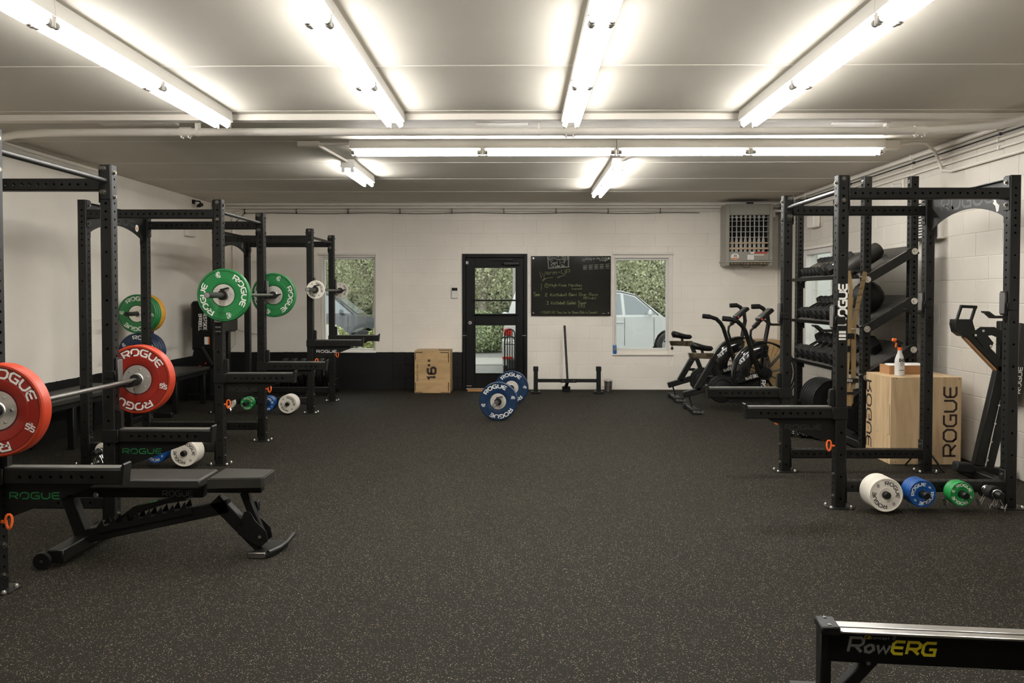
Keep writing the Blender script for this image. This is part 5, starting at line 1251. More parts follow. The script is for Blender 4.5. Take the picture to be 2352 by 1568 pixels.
# ================================================================== EXERCISE BIKES
def arc_pts(c, r, a0, a1, n, y=0): return [(c[0]+r*math.cos(a0+(a1-a0)*i/n), y, c[1]+r*math.sin(a0+(a1-a0)*i/n)) for i in range(n+1)]
def bike(label, ox, oy, sh_=0.0):
    t = thing('air_bike', label, 'exercise bike', (ox, oy, 0), 0, 'exercise bikes')
    def B(mb, nm, m): return mb.build(nm, m, t, world=False)
    B(MB().bx(.04, .13, -.27, .27, .012, .058, .006), 'rear_foot', 'black_steel')
    B(MB().bx(.025, .14, -.30, -.22, .0, .062, .008).bx(.025, .14, .22, .30, .0, .062, .008) if False else MB().bx(.025, .145, -.305, -.20, .0, .064, .008), 'foot_cap', 'black_rubber')
    B(MB().bx(.025, .145, .20, .305, .0, .064, .008), 'foot_cap', 'black_rubber')
    text_mb('ROGUE', .022, .2, (.04, -.3055, .022), (1, 0, 0), (0, 0, 1), .3, 1.0).build('foot_lettering', 'print_grey', t, world=False)
    B(MB().bar((.085, 0, .05), (.045, 0, .20), .018, .018), 'rear_strut', 'black_steel')
    B(MB().bar((-.02, 0, .205), (.42, 0, .335), .07, .075, ch=.006), 'rear_beam', 'black_steel')
    B(MB().bar((.14, 0, .27), (.36, 0, .66), .07, .075, ch=.006), 'seat_tube', 'black_steel')
    B(MB().bar((.44, 0, .42), (.33-sh_*.4, 0, .70+sh_), .05, .055, ch=.005), 'seat_post', 'black_steel')
    B(MB().prism([(.03-sh_*.4, .735+sh_), (.045-sh_*.4, .672+sh_), (.33-sh_*.4, .660+sh_), (.355-sh_*.4, .72+sh_), (.345-sh_*.4, .735+sh_)], -.035, .035, 'XZ'), 'seat_slide', 'slide_metal')
    B(MB().cyl((.07-sh_*.4, 0, .672+sh_), (.07-sh_*.4, 0, .648+sh_), .006, 8).lathe([(0, .61), (.016, .613), (.021, .63), (.014, .65), (0, .655)], 12, 'Z', (.07-sh_*.4, 0, sh_), closed=False), 'slide_knob', 'black_plastic')
    B(MB().cyl((.36, -.06, .64), (.36, -.03, .64), .016, 12), 'post_knob', 'black_plastic')
    # saddle: wide at the back, narrow nose
    sd = MB(); n = 14; prof = []
    vs = []; fs = []; m = 16
    for i in range(n+1):
        s = i/n; x = .06+.285*s; wdt = (.098*math.sin(min(1, s*2.6+.22)*PI/2)*(1-.74*max(0, (s-.35)/.65)**.8)) * (1 if 0 < i < n else .5)
        zc = .818+.018*math.cos(s*PI*1.2)-.012*s; th = .042*(1 if 0 < i < n else .3)*(1-.25*s)
        for k_ in range(m):
            q = 2*PI*k_/m; vs.append((x-sh_*.4, wdt*math.cos(q), sh_+zc+th*math.sin(q)*(1 if math.sin(q) > 0 else 1.35-.5*s)))
    for i in range(n):
        for k_ in range(m): fs.append((i*m+k_, i*m+(k_+1) % m, (i+1)*m+(k_+1) % m, (i+1)*m+k_))
    fs += [tuple(range(m)), tuple(range(n*m, n*m+m))]
    sd.add(vs, fs).build('saddle', 'black_plastic', t, world=False, sharp=120)
    B(MB().cyl((.215-sh_*.4, 0, .725+sh_), (.205-sh_*.4, 0, .79+sh_), .018, 12), 'saddle_clamp', 'dark_bar')
    # flywheel cage: hub, blades, two wire faces and rim
    C = (.985, .485); R_ = .385
    for s in (-1, 1):
        B(MB().sweep([(x, s*.085, z) for x, _, z in arc_pts(C, R_, 0, 2*PI*39/40, 39)], .008, 6, closed=True), 'cage_rim', 'black_steel')
        w_ = MB()
        for i in range(36):
            a = 2*PI*i/36; b = a+.25
            w_.bar((C[0]+.07*math.cos(a), s*.095, C[1]+.07*math.sin(a)), (C[0]+R_*math.cos(b), s*.085, C[1]+R_*math.sin(b)), .002, .002)
        o = B(w_, 'cage_wires', 'black_steel'); o['kind'] = 'stuff'
        B(MB().lathe([(0, s*.11), (.075, s*.11), (.085, s*.085), (0, s*.085)], 20, 'Y', (C[0], 0, C[1]), closed=False), 'cage_hub', 'black_plastic')
    B(MB().lathe([(R_-.012, -.084), (R_, -.084), (R_, .084), (R_-.012, .084)], 40, 'Y', (C[0], 0, C[1])) if False else MB().sweep([(x, 0, z) for x, _, z in arc_pts(C, R_+.002, 0, 2*PI*39/40, 39)], .010, 6, closed=True), 'cage_rim', 'black_steel')
    for i in range(10):
        a = 2*PI*i/10+.2
        B(MB().bar((C[0]+.05*math.cos(a), 0, C[1]+.05*math.sin(a)), (C[0]+.345*math.cos(a), 0, C[1]+.345*math.sin(a)), .12, .006, up=(-math.sin(a), 0.0, math.cos(a))), 'fan_blade', 'dark_bar')
    # glossy shroud over the rear upper quarter
    sh = MB(); vs = []; fs = []; n = 16; cols = [(-.126, .21), (-.122, .28), (-.108, .35), (-.07, .395), (0, .41), (.07, .395), (.108, .35), (.122, .28), (.126, .21)]
    for i in range(n+1):
        a = math.radians(88+(188-88)*i/n)
        for yy, rr in cols: vs.append((C[0]+rr*math.cos(a), yy, C[1]+rr*math.sin(a)))
    kk = len(cols)
    for i in range(n):
        for j in range(kk-1):
            if j in (0, 1, 5, 6) and False: continue
            fs.append((i*kk+j, i*kk+j+1, (i+1)*kk+j+1, (i+1)*kk+j))
    # keep only the outer band and the bend
    sh.add(vs, fs).build('shroud', 'black_gloss', t, world=False, sharp=120)
    # lower body / belt cover and crank disc
    body = [(.30, .20), (.36, .14), (.45, .12), (.56, .16), (.70, .27), (1.02, .36), (1.04, .47), (.98, .52), (.62, .42), (.46, .44), (.36, .40), (.31, .32)]
    B(MB().prism(body, -.055, .055, 'XZ'), 'belt_cover', 'black_plastic')
    B(MB().lathe([(0, -.075), (.10, -.075), (.115, -.070), (.165, -.068), (.175, -.055), (.175, -.02), (0, -.02)], 32, 'Y', (.45, 0, .285), closed=False), 'crank_cover', 'black_plastic')
    B(MB().sweep([(x, -.072, z) for x, _, z in arc_pts((.45, .285), .125, 0, 2*PI*23/24, 23)], .008, 6, closed=True), 'crank_ring', 'black_steel')
    B(MB().bar((.45, -.09, .285), (.56, -.09, .16), .022, .030, ch=.004), 'crank_arm', 'dark_bar'); B(MB().bx(.51, .61, -.20, -.10, .135, .165, .006), 'pedal', 'black_plastic')
    B(MB().bar((.45, .09, .285), (.34, .09, .41), .022, .030, ch=.004), 'crank_arm', 'dark_bar'); B(MB().bx(.29, .39, .10, .20, .40, .43, .006), 'pedal', 'black_plastic')
    B(MB().bar((.62, -.055, .39), (1.0, -.055, .485), .10, .07, ch=.006), 'main_beam', 'black_steel')
    B(MB().bx(.915, .985, -.106, -.086, .13, .43, .004), 'front_cover', 'black_plastic')
    ang = Vector((.97, 0, .24)).normalized()
    text_mb('ECHO BIKE', .040, .13, (.735, -.1065, .408), tuple(ang), (-.24, 0, .97), .28, .44).build('beam_lettering', 'print_white', t, world=False)
    mb = MB(); mb.bx(.66, 1.0, -.066, -.060, .36, .50) if False else None
    B(MB().bar((.985, 0, .485), (.93, 0, .06), .07, .09, ch=.006), 'front_tube', 'black_steel')
    text_mb('ROGUE', .045, .22, (.928, -.1075, .40), (0, 0, -1), (1, 0, 0), .25, 1.1).build('tube_lettering', 'print_white', t, world=False)
    B(MB().bx(.86, .98, -.27, .27, .012, .062, .006), 'front_foot', 'black_steel')
    for s in (-1, 1): B(MB().bx(.855, .985, s*.25-.05, s*.25+.05, 0, .066, .008), 'foot_cap', 'black_rubber')
    # moving handles
    near = [(.40, -.26, 1.178), (.50, -.26, 1.168), (.585, -.26, 1.140), (.645, -.25, 1.085), (.685, -.24, 1.02), (.78, -.20, .76), (.885, -.14, .49)]
    far = [(.90, .26, 1.315), (1.00, .26, 1.318), (1.05, .26, 1.29), (1.10, .25, 1.21), (1.115, .25, 1.10), (1.07, .22, .90), (1.0, .16, .52)]
    B(MB().sweep(near, .027, 12), 'handle', 'black_steel'); B(MB().sweep(far, .027, 12), 'handle', 'black_steel')
    B(MB().cyl(near[0], near[1], .032, 12), 'grip', 'black_rubber'); B(MB().cyl(far[0], far[1], .032, 12), 'grip', 'black_rubber')
    B(MB().bar((.885, -.125, .49), (.985, -.115, .46), .04, .05, ch=.006), 'handle_link', 'black_steel')
    # console on its stalk
    B(MB().sweep([(.86, 0, .80), (.815, 0, .95), (.82, 0, 1.02), (.88, 0, 1.08), (.98, 0, 1.17)], .016, 10), 'console_stalk', 'black_steel')
    B(MB().bar((.85, 0, 1.055), (.915, 0, 1.12), .07, .045, ch=.006), 'bottle_clip', 'black_plastic')
    dd = Vector((.16, 0, .135)).normalized()
    cc = Vector((.99, 0, 1.215)); B(MB().bar(cc-dd*.11, cc+dd*.11, .20, .05, up=(-dd.z, 0, dd.x), ch=.010), 'console', 'black_plastic')
    nn = Vector((-dd.z, 0, dd.x)); B(MB().bar(cc-dd*.05+nn*.0255, cc+dd*.09+nn*.0255, .15, .002, up=tuple(nn)), 'console_screen', 'grey_strip')
    B(MB().bar(cc-dd*.095+nn*.0258, cc-dd*.06+nn*.0258, .17, .002, up=tuple(nn)), 'console_buttons', 'print_grey')
    B(MB().bar(cc-dd*.09+Vector((0, -.101, 0)), cc-dd*.07+Vector((0, -.101, 0)), .002, .022, up=tuple(nn)), 'console_logo', 'red_plastic')
    return t
bike('black air bike standing nearer the camera beside the right rack', 2.085, 10.45)
bike('black air bike standing farther back below the wall heater', 2.085, 11.56, .09)

# ================================================================== WALL HEATER
ht = thing('unit_heater', 'grey gas unit heater hung high in the back right corner', 'heater', (3.38, 12.30, 1.9), math.radians(-3))
def H(mb, nm, m): return mb.build(nm, m, ht, world=False)
hx, hz = .315, .90
H(MB().bx(-hx, hx, .16, .43, .02, hz, .01), 'heater_case', 'void_black')
H(MB().bx(-hx-.02, -hx+.035, 0, .44, 0, hz+.01, .006), 'side_panel', 'heater_grey'); H(MB().bx(hx-.015, hx+.035, 0, .44, 0, hz+.01, .006), 'side_panel', 'heater_grey')
H(MB().bx(-hx+.035, hx-.015, 0, .10, .745, hz+.01, .006), 'top_panel', 'heater_grey')
H(MB().bx(-hx+.035, hx-.015, 0, .10, .075, .205, .006), 'bottom_panel', 'heater_grey')
H(MB().bx(-hx-.035, hx+.045, -.015, .44, .045, .075, .006), 'drip_edge', 'heater_grey')
for i in range(13): H(MB().bar((-hx+.04+i*.047, .02, .03), (-hx+.04+i*.047, .40, .03), .026, .006, up=(.5, 0, .85)), 'bottom_louvre', 'heater_beige')
for i in range(8):
    x_ = -hx+.085+i*.0655
    H(MB().cyl((x_, .075, .205), (x_, .075, .36), .024, 10).cyl((x_, .075, .36), (x_, .075, .44), .024, 10, r1=.011).cyl((x_, .075, .44), (x_, .075, .70), .009, 8).cyl((x_, .075, .70), (x_, .075, .745), .018, 10), 'burner_tube', 'heater_tube')
for z_, hgt in ((.255, .030), (.335, .022)): H(MB().bx(-hx+.04, hx-.02, .030, .045, z_-hgt/2, z_+hgt/2, .002), 'cross_strap', 'heater_beige')
for z_ in (.42, .50, .58, .66, .715): H(MB().bx(-hx+.04, hx-.02, .035, .043, z_-.004, z_+.004), 'grille_bar', 'heater_tube')
mb = MB().lathe([(0, -.0015), (.060, -.0015), (.060, 0), (0, 0)], 24, 'Y', closed=False); mb.v = [(x-.20, y, z*.75+.135) for x, y, z in mb.v]; H(mb, 'oval_badge', 'print_white')
mb = MB(); mb.prism([(-.245, .115), (-.155, .115), (-.17, .098), (-.20, .092), (-.23, .098)], -.0022, -.0016, 'XZ'); H(mb, 'badge_band', 'sticker_orange')
text_mb('A', .035, .2, (-.212, -.0024, .125), (1, 0, 0), (0, 0, 1)).build('badge_letter', 'print_black', ht, world=False)
H(MB().bx(-.02, .075, -.002, -.0005, .085, .16), 'paper_label', 'print_white'); H(MB().bx(.08, .27, -.002, -.0005, .175, .20), 'warning_label', 'sticker_red'); H(MB().bx(.025, .08, -.002, -.0005, .175, .20), 'paper_label', 'print_white'); H(MB().bx(.08, .22, -.002, -.0005, .150, .165), 'paper_label', 'print_white')
H(MB().bx(hx+.04, hx+.20, .10, .20, .80, .83, .003).bx(hx+.06, hx+.09, .10, .20, .72, .80), 'hanger_bracket', 'trim_white')
H(MB().bx(-.02, .07, .02, .10, hz+.01, hz+.04, .004), 'top_hook', 'dark_bar')
H(MB().sweep([(-.12, .01, .035), (-.09, .0, -.02), (-.03, 0, -.035), (.01, .0, -.02), (.02, .01, .03)], .003, 6), 'loose_wire', 'cable_black')

# ================================================================== THINGS ALONG THE BACK WALL
jk = thing('lifting_jack', 'black steel bar jack with a tall leaning handle below the board', 'bar jack', (.70, 12.45, 0))
for xx in (.232, 1.168):
    MB().bx(xx-.032, xx+.032, 12.29, 12.35, .03, .33, .004).build('jack_post', 'black_steel', jk); MB().bx(xx-.038, xx+.038, 12.282, 12.358, .33, .40, .006).build('post_cap', 'black_rubber', jk)
    MB().bx(xx-.07, xx+.07, 12.24, 12.40, 0, .030, .005).build('jack_foot', 'black_steel', jk)
MB().bx(.264, 1.136, 12.295, 12.345, .165, .215, .004).build('jack_rail', 'black_steel', jk)
MB().bx(.60, .84, 12.285, 12.295, .160, .220, .002).build('jack_plate', 'black_steel', jk)
for xx in (.635, .795): MB().cyl((xx, 12.284, .192), (xx, 12.276, .192), .013, 12).build('bolt', 'chrome', jk)
MB().cyl((.705, 12.33, .21), (.672, 12.55, 1.00), .017, 14).build('jack_handle', 'black_steel', jk)
MB().bar((.71, 12.33, .19), (.69, 12.56, .06), .045, .045, ch=.004).build('jack_tail', 'black_steel', jk); MB().bx(.64, .76, 12.52, 12.62, 0, .075, .006).build('tail_foot', 'black_rubber', jk)
bk = thing('bucket', 'small galvanised metal bucket under the right window', 'bucket', (1.335, 12.55, 0))
MB().lathe([(0, .003), (.055, .003), (.066, .155), (.072, .160), (.069, .163), (.062, .155), (.050, .01), (0, .01)], 24, 'Z', closed=False).build('bucket_body', 'galvanised', bk, world=False)
MB().lathe([(.0605, .085), (.0635, .088), (.0635, .094), (.061, .097)], 24, 'Z').build('bucket_band', 'galvanised', bk, world=False)
MB().sweep([(.070*math.cos(a), .02, .158+.030*math.sin(a)) for a in [PI*i/12 for i in range(13)]], .0028, 6).build('bucket_handle', 'galvanised', bk, world=False)
MB().bx(-.04, .05, -.03, .04, .11, .15, .01).build('bucket_rag', 'black_rubber', bk, world=False)
can = thing('spray_can', 'small blue can with a white lid on the right window sill', 'can', (1.462, 12.79, .556))
MB().lathe([(0, 0), (.026, 0), (.027, .003), (.027, .125), (.022, .135), (0, .135)], 18, 'Z', closed=False).build('can_body', 'blue_can', can, world=False); MB().cyl((0, 0, .135), (0, 0, .155), .017, 14).build('can_lid', 'white_plastic', can, world=False)
MB().bx(-.018, .020, -.0285, -.0265, .06, .10).build('can_label', 'print_grey', can, world=False)
dm = thing('door_mat', 'small orange brown coir mat at the foot of the door', 'mat', (-.52, 12.62, 0)); MB().bx(-.80, -.26, 12.50, 12.77, .001, .016, .004).build('mat_body', 'cork_mat', dm)
for i in range(8): MB().bx(-.72+i*.05, -.70+i*.05, 12.60, 12.66, .0155, .0168).build('mat_mark', 'print_dark_brown', dm)
# wrought iron arched stand in front of the door
ws = thing('iron_stand', 'slim black wrought iron stand with arched tops in front of the door', 'iron stand', (-.155, 12.30, 0))
for yy, tt in ((12.36, .955), (12.24, .86)):
    r_ = .075; xc = -.155
    pts = [(xc-r_, yy, .02), (xc-r_, yy, tt-r_)]+[(xc+r_*math.cos(a), yy, tt-r_+r_*math.sin(a)) for a in [PI-PI*i/10 for i in range(1, 10)]]+[(xc+r_, yy, tt-r_), (xc+r_, yy, .02)]
    MB().sweep(pts, .009, 8).build('arch_frame', 'black_steel', ws)
    for dx in (-.035, 0, .035): MB().cyl((xc+dx, yy, .02), (xc+dx, yy, tt-r_+math.sqrt(r_*r_-dx*dx)-.004), .006, 6).build('vertical_rod', 'black_steel', ws)
    MB().bx(xc-r_, xc+r_, yy-.006, yy+.006, tt-.13, tt-.118).build('cross_rod', 'black_steel', ws)
MB().bx(-.24, -.07, 12.22, 12.38, 0, .022, .004).build('stand_base', 'black_steel', ws)
MB().bar((-.155-.075, 12.36, .84), (-.155-.12, 12.36, .82), .02, .02).build('side_hook', 'black_steel', ws)

# ================================================================== LEFT WALL
def wall_bench(label, y0, y1):
    t = thing('wall_bench', label, 'bench', (-4.45, (y0+y1)/2, 0))
    MB().bx(-4.72, -4.20, y0, y1, .455, .50, .008).build('bench_top', 'charcoal_vinyl', t); MB().bx(-4.70, -4.23, y0+.02, y1-.02, .40, .455, .004).build('bench_rail', 'black_steel', t)
    n = max(2, int((y1-y0)/1.1)+1)
    for i in range(n):
        yy = y0+.1+(y1-y0-.2)*i/(n-1)
        MB().bx(-4.29, -4.23, yy-.03, yy+.03, 0, .40, .004).build('leg', 'black_steel', t); MB().bx(-4.69, -4.63, yy-.03, yy+.03, 0, .40, .004).build('leg', 'black_steel', t)
    return t
wall_bench('long low black bench along the left wall behind the near racks', 5.4, 9.05)
wall_bench('short low black bench along the left wall near the back corner', 10.05, 11.15)
pt_ = thing('plate_tree', 'black plate tree by the left wall holding green yellow and blue plates', 'plate tree', (-4.43, 9.62, 0))
MB().bx(-4.47, -4.39, 9.80, 9.88, .05, 1.45, .005).build('tree_post', 'black_steel', pt_); MB().bx(-4.70, -4.16, 9.81, 9.87, 0, .06, .005).build('tree_foot', 'black_steel', pt_); MB().bx(-4.46, -4.40, 9.20, 9.81, 0, .06, .005).build('tree_foot', 'black_steel', pt_)
for z_ in (1.25, .80): MB().cyl((-4.43, 9.80, z_), (-4.43, 9.26, z_), .0245, 16).build('tree_peg', 'black_plastic', pt_)
yy = 9.795
for i, (kd, lab) in enumerate((('yellow35', 'rear yellow 35 pound plate on the upper peg of the plate tree'), ('yellow35', 'front yellow 35 pound plate on the upper peg of the plate tree'), ('green25', 'rear green 25 pound plate on the upper peg of the plate tree'), ('green25', 'middle green 25 pound plate on the upper peg of the plate tree'), ('green25', 'front green 25 pound plate on the upper peg of the plate tree'))):
    yy -= KINDS[kd][1]+.002; plate(lab, kd, -4.43, yy, 1.2485, math.radians(85) if i == 4 else 0.0, 'plates on the plate tree')
yy = 9.795
for i, w_ in enumerate(('rearmost', 'second', 'third', 'front')):
    yy -= .068; plate('%s blue 45 pound plate on the lower peg of the plate tree' % w_, 'blue45', -4.43, yy, .7985, math.radians(60), 'plates on the plate tree')
# low black plate cradle behind the far left rack
cr = thing('plate_cradle', 'low black cradle of bumper plates against the black back wall', 'plate cradle', (-3.15, 12.25, 0))
for ya_ in (12.10, 12.42): MB().bx(-3.55, -2.72, ya_, ya_+.04, 0, .07, .004).build('cradle_rail', 'black_steel', cr)
for i in range(7): MB().bx(-3.55+i*.135, -3.535+i*.135, 12.10, 12.46, .07, .22, .003).build('cradle_divider', 'black_steel', cr)
for i in range(6):
    t = plate('%s black bumper plate from the left in the low cradle by the back wall' % ordn[i], 'black45', -3.458+i*.135, 12.28, .20+.0965, 0, 'plates in the low cradle', PI/2)
# reverse hyper machine in the corner
rh = thing('hyper_machine', 'black reverse hyper machine with white lettering in the back left corner', 'gym machine', (-4.35, 11.75, 0))
MB().bx(-4.40, -4.30, 11.45, 11.55, .06, 1.10, .006).build('machine_upright', 'black_steel', rh); MB().bx(-4.40, -4.30, 12.15, 12.25, .06, 1.10, .006).build('machine_upright', 'black_steel', rh)
MB().bx(-4.66, -4.12, 11.44, 11.54, 0, .08, .006).build('machine_foot', 'black_steel', rh); MB().bx(-4.66, -4.12, 12.16, 12.26, 0, .08, .006).build('machine_foot', 'black_steel', rh)
MB().bx(-4.38, -4.32, 11.5, 12.2, .08, .14, .004).build('machine_rail', 'black_steel', rh)
MB().bx(-4.55, -4.27, 11.42, 11.47, .70, 1.37, .012).build('side_plate', 'black_paint', rh)
MB().bx(-4.60, -4.47, 11.48, 12.3, .98, 1.38, .04).build('top_pad', 'charcoal_vinyl', rh); MB().bx(-4.28, -4.17, 11.5, 12.2, .93, 1.35, .03).build('front_pad', 'charcoal_vinyl', rh)
text_mb('WESTSIDE', .042, .2, (-4.385, 11.4185, 1.235), (0, 0, -1), (1, 0, 0), .2, .76).build('machine_lettering', 'print_white', rh)
text_mb('BARBELL', .042, .2, (-4.452, 11.4185, 1.20), (0, 0, -1), (1, 0, 0), .2, .76).build('machine_lettering', 'print_white', rh)
MB().bx(-4.375, -4.305, 11.4175, 11.419, .78, .885).build('warning_sticker', 'print_white', rh); MB().bx(-4.325, -4.305, 11.4165, 11.4178, .78, .885).build('warning_stripe', 'sticker_orange', rh)
MB().prism([(-4.52, .72), (-4.26, .72), (-4.20, .55), (-4.30, .42), (-4.30, .12), (-4.46, .12), (-4.46, .42), (-4.56, .55)], 11.42, 11.46, 'XZ').build('lower_plate', 'black_paint', rh)
for p in ((-4.44, .48), (-4.36, .52), (-4.45, .38), (-4.35, .42)): MB().cyl((p[0], 11.419, p[1]), (p[0], 11.412, p[1]), .010, 8).build('red_bolt', 'red_plastic', rh)
MB().bar((-4.38, 11.36, .75), (-4.24, 11.36, .50), .02, .03).build('pendulum_arm', 'dark_bar', rh); MB().cyl((-4.24, 11.35, .50), (-4.24, 11.41, .50), .02, 10).build('pendulum_pin', 'chrome', rh)

# ================================================================== ROWER (front right)
rw = thing('rowing_machine', 'rowing machine rail with yellow and grey lettering in the front right corner', 'rowing machine', (1.01, 2.765, 0), math.radians(-6.0))
def W_(mb, nm, m): return mb.build(nm, m, rw, world=False)
W_(MB().bx(.012, 1.36, -.030, .030, .252, .352, .004), 'rail_beam', 'black_paint')
W_(MB().bx(.045, 1.36, -.044, .044, .352, .362, .003), 'rail_track', 'aluminium'); W_(MB().bx(.045, 1.36, -.010, .010, .362, .366, .002), 'rail_groove', 'aluminium')
W_(MB().bx(-.010, .052, -.050, .050, .345, .376, .005), 'rail_end_cap', 'black_plastic')
for yy in (-.032, .032): W_(MB().cyl((.02, yy, .376), (.02, yy, .379), .006, 10), 'cap_screw', 'chrome')
W_(MB().bx(-.008, .028, -.030, .030, .04, .35, .004), 'rear_leg', 'black_steel'); W_(MB().bar((.028, 0, .10), (.165, 0, .262), .045, .040, ch=.004), 'leg_brace', 'black_steel')
W_(MB().cyl((.145, -.034, .254), (.145, -.030, .254), .007, 10), 'brace_screw', 'chrome')
W_(MB().bx(-.05, .06, -.28, .28, 0, .045, .008), 'rear_foot', 'black_plastic')
text_mb('Row', .047, .20, (.080, -.0312, .290), (1, 0, 0), (0, 0, 1), .20, 1.0, slant=.2).build('grey_lettering', 'print_grey', rw, world=False)
text_mb('ERG', .040, .24, (.218, -.0312, .290), (1, 0, 0), (0, 0, 1), .26, 1.05, slant=.2).build('yellow_lettering', 'print_yellow', rw, world=False)
text_mb('concept 2', .010, .16, (.152, -.0312, .3355), (1, 0, 0), (0, 0, 1), .25, 1.1).build('small_lettering', 'print_grey', rw, world=False)
text_mb('C2', .009, .25, (.133, -.0312, .3355), (1, 0, 0), (0, 0, 1), .25, 1.0).build('small_lettering', 'print_yellow', rw, world=False)
W_(MB().bx(.95, 1.20, -.14, .14, .40, .44, .02), 'seat', 'black_rubber'); W_(MB().bx(1.0, 1.15, -.06, .06, .366, .40, .004), 'seat_carriage', 'black_plastic')
W_(MB().bx(1.33, 1.72, -.05, .05, .20, .34, .01), 'front_frame', 'black_plastic'); W_(MB().bx(1.40, 1.50, -.30, .30, 0, .05, .008), 'front_foot', 'black_plastic'); W_(MB().bar((1.45, 0, .05), (1.50, 0, .22), .06, .06), 'front_leg', 'black_steel')
W_(MB().lathe([(0, -.09), (.22, -.09), (.255, -.06), (.255, .06), (.22, .09), (0, .09)], 36, 'Y', (1.92, 0, .36), closed=False), 'flywheel_case', 'black_plastic')
W_(MB().bx(1.85, 1.98, -.25, .25, 0, .05, .008), 'front_foot', 'black_plastic'); W_(MB().bx(1.88, 1.95, -.03, .03, .04, .15), 'front_leg', 'black_steel')
W_(MB().bar((1.60, 0, .33), (1.72, 0, .92), .05, .04, ch=.005), 'monitor_arm', 'black_plastic'); W_(MB().bar((1.64, 0, .93), (1.70, 0, 1.08), .17, .04, ch=.008), 'monitor', 'charcoal_vinyl')
# ================================================================== OUTSIDE
GZ = -.12
struct(MB().bx(-30, 34, YB+.2, 60, GZ-.1, GZ).build('ground_outside', 'asphalt'))
struct(MB().bx(XR+.2, 34, -5, YB+.2, GZ-.1, GZ).build('ground_side_yard', 'asphalt'))
struct(MB().bx(-30, 16, 18.6, 20.6, GZ, GZ+.02).build('pavement', 'concrete'))
rnd = random.Random(11)
import numpy as np
RG = np.random.default_rng(11)
def leaves(n, c, r, size, mb=None, shell=.55):
    """n leaf blades scattered through an ellipsoid"""
    mb = mb or MB()
    q = RG.normal(size=(n, 3)); q /= np.linalg.norm(q, axis=1)[:, None]
    rad = (shell**3+(1-shell**3)*RG.random(n))**(1/3)
    p = q*rad[:, None]*np.array(r)+np.array(c)
    lo = p[:, 2] < .05; p[lo, 2] = .05+RG.random(lo.sum())*.3
    a = RG.normal(size=(n, 3)); a /= np.linalg.norm(a, axis=1)[:, None]
    b = np.cross(a, RG.normal(size=(n, 3))); b /= np.linalg.norm(b, axis=1)[:, None]
    s = (size*RG.uniform(.6, 1.4, n))[:, None]
    V = np.stack([p-a*s, p+b*s*.5, p+a*s, p-b*s*.5], 1).reshape(-1, 3)
    return mb.add([tuple(v) for v in V.tolist()], [(4*i, 4*i+1, 4*i+2, 4*i+3) for i in range(n)])
def tree(label, x, y, h, r, m, n, size, trunk_r=.14, low=.5):
    t = thing('tree', label, 'tree', (x, y, GZ), 0, 'trees beyond the car park')
    zc = (low+h)/2
    crown = leaves(n, (0, 0, zc), (r, r*.8, (h-low)/2), size); o = crown.build('crown', m, t, world=False, sharp=180); o['kind'] = 'stuff'
    MB().cyl((0, -r*.3, 0), (.15, -r*.3, h*.6), trunk_r, 10, r1=trunk_r*.6).build('trunk', 'bark', t, world=False)
    for s in (-1, 1): MB().cyl((.05, -r*.3, h*.28), (s*r*.5, -r*.4, h*.6), trunk_r*.5, 8, r1=trunk_r*.25).build('branch', 'bark', t, world=False)
    return t
tree('pale green leafy tree seen through the left window', -5.6, 33, 6.5, 2.8, 'leaf_pale', 24000, .052, .20, .9)
tree('dark green tree at the left edge of the left window', -9.2, 28.4, 7, 2.8, 'leaf_mid', 24000, .052)
tree('grey green tree seen behind the upper door glass', -1.3, 28.2, 6, 2.5, 'leaf_pale', 24000, .052, .17, .9)
tree('mid green tree right of the tree behind the door', 1.9, 33, 6.5, 2.6, 'leaf_mid', 24000, .052)
tree('pale tree behind the white car in the right window', 5.2, 28.3, 6.5, 2.6, 'leaf_pale', 24000, .052, .18, .8)
tree('dark tree at the right edge of the right window', 8.6, 33, 7, 2.7, 'leaf_mid', 24000, .052)
tree('pale tree seen through the side window on the right wall', 12.0, 24.5, 6, 2.6, 'leaf_pale', 24000, .052)
tree('mid green tree far right beyond the side window', 15.5, 30, 7, 3.0, 'leaf_mid', 24000, .052)
hg = thing('hedge_row', 'tall dark evergreen hedge closing the view behind the trees', 'hedge', (0, 37, GZ))
mb = MB()
for i in range(15): leaves(6000, (-21+i*3.0, rnd.uniform(-.6, .6), 2.6), (2.1, 1.0, 2.9), .085, mb, .2)
o = mb.build('hedge_leaves', 'leaf_dark', hg, world=False, sharp=180); o['kind'] = 'stuff'
MB().bx(-24, 24, .4, .8, 0, 4.2).build('hedge_core', 'leaf_dark', hg, world=False)
def bush(label, x, y, rx, ry, h, m, n=2600, size=.05):
    t = thing('bush', label, 'bush', (x, y, GZ), 0, 'bushes outside the windows')
    o = leaves(n, (0, 0, h*.45), (rx, ry, h*.55), size, None, .62).build('bush_leaves', m, t, world=False, sharp=180); o['kind'] = 'stuff'
    MB().lathe([(0, h*.80), (rx*.35, h*.74), (rx*.62, h*.50), (rx*.64, h*.25), (rx*.4, 0)], 14, 'Z', closed=False).build('bush_core', 'leaf_dark', t, world=False)
    return t
bush('clipped green bush outside the left half of the left window', -4.15, 17.0, .75, .6, 1.02, 'leaf_hedge', 7000, .035)
bush('clipped green bush outside the right half of the left window', -2.66, 17.2, .65, .6, 1.0, 'leaf_hedge', 7000, .035)
bush('rounded dark green bush behind the lower door glass', -1.2, 23.0, 1.05, .8, 1.15, 'leaf_mid', 9000, .045)
bush('green bush at the left of the lower door glass', -2.15, 25.6, 1.0, .8, 1.2, 'leaf_mid', 8000, .045)
up = thing('utility_post', 'slim pale post standing beyond the car park behind the door', 'post', (-.16, 23.5, GZ))
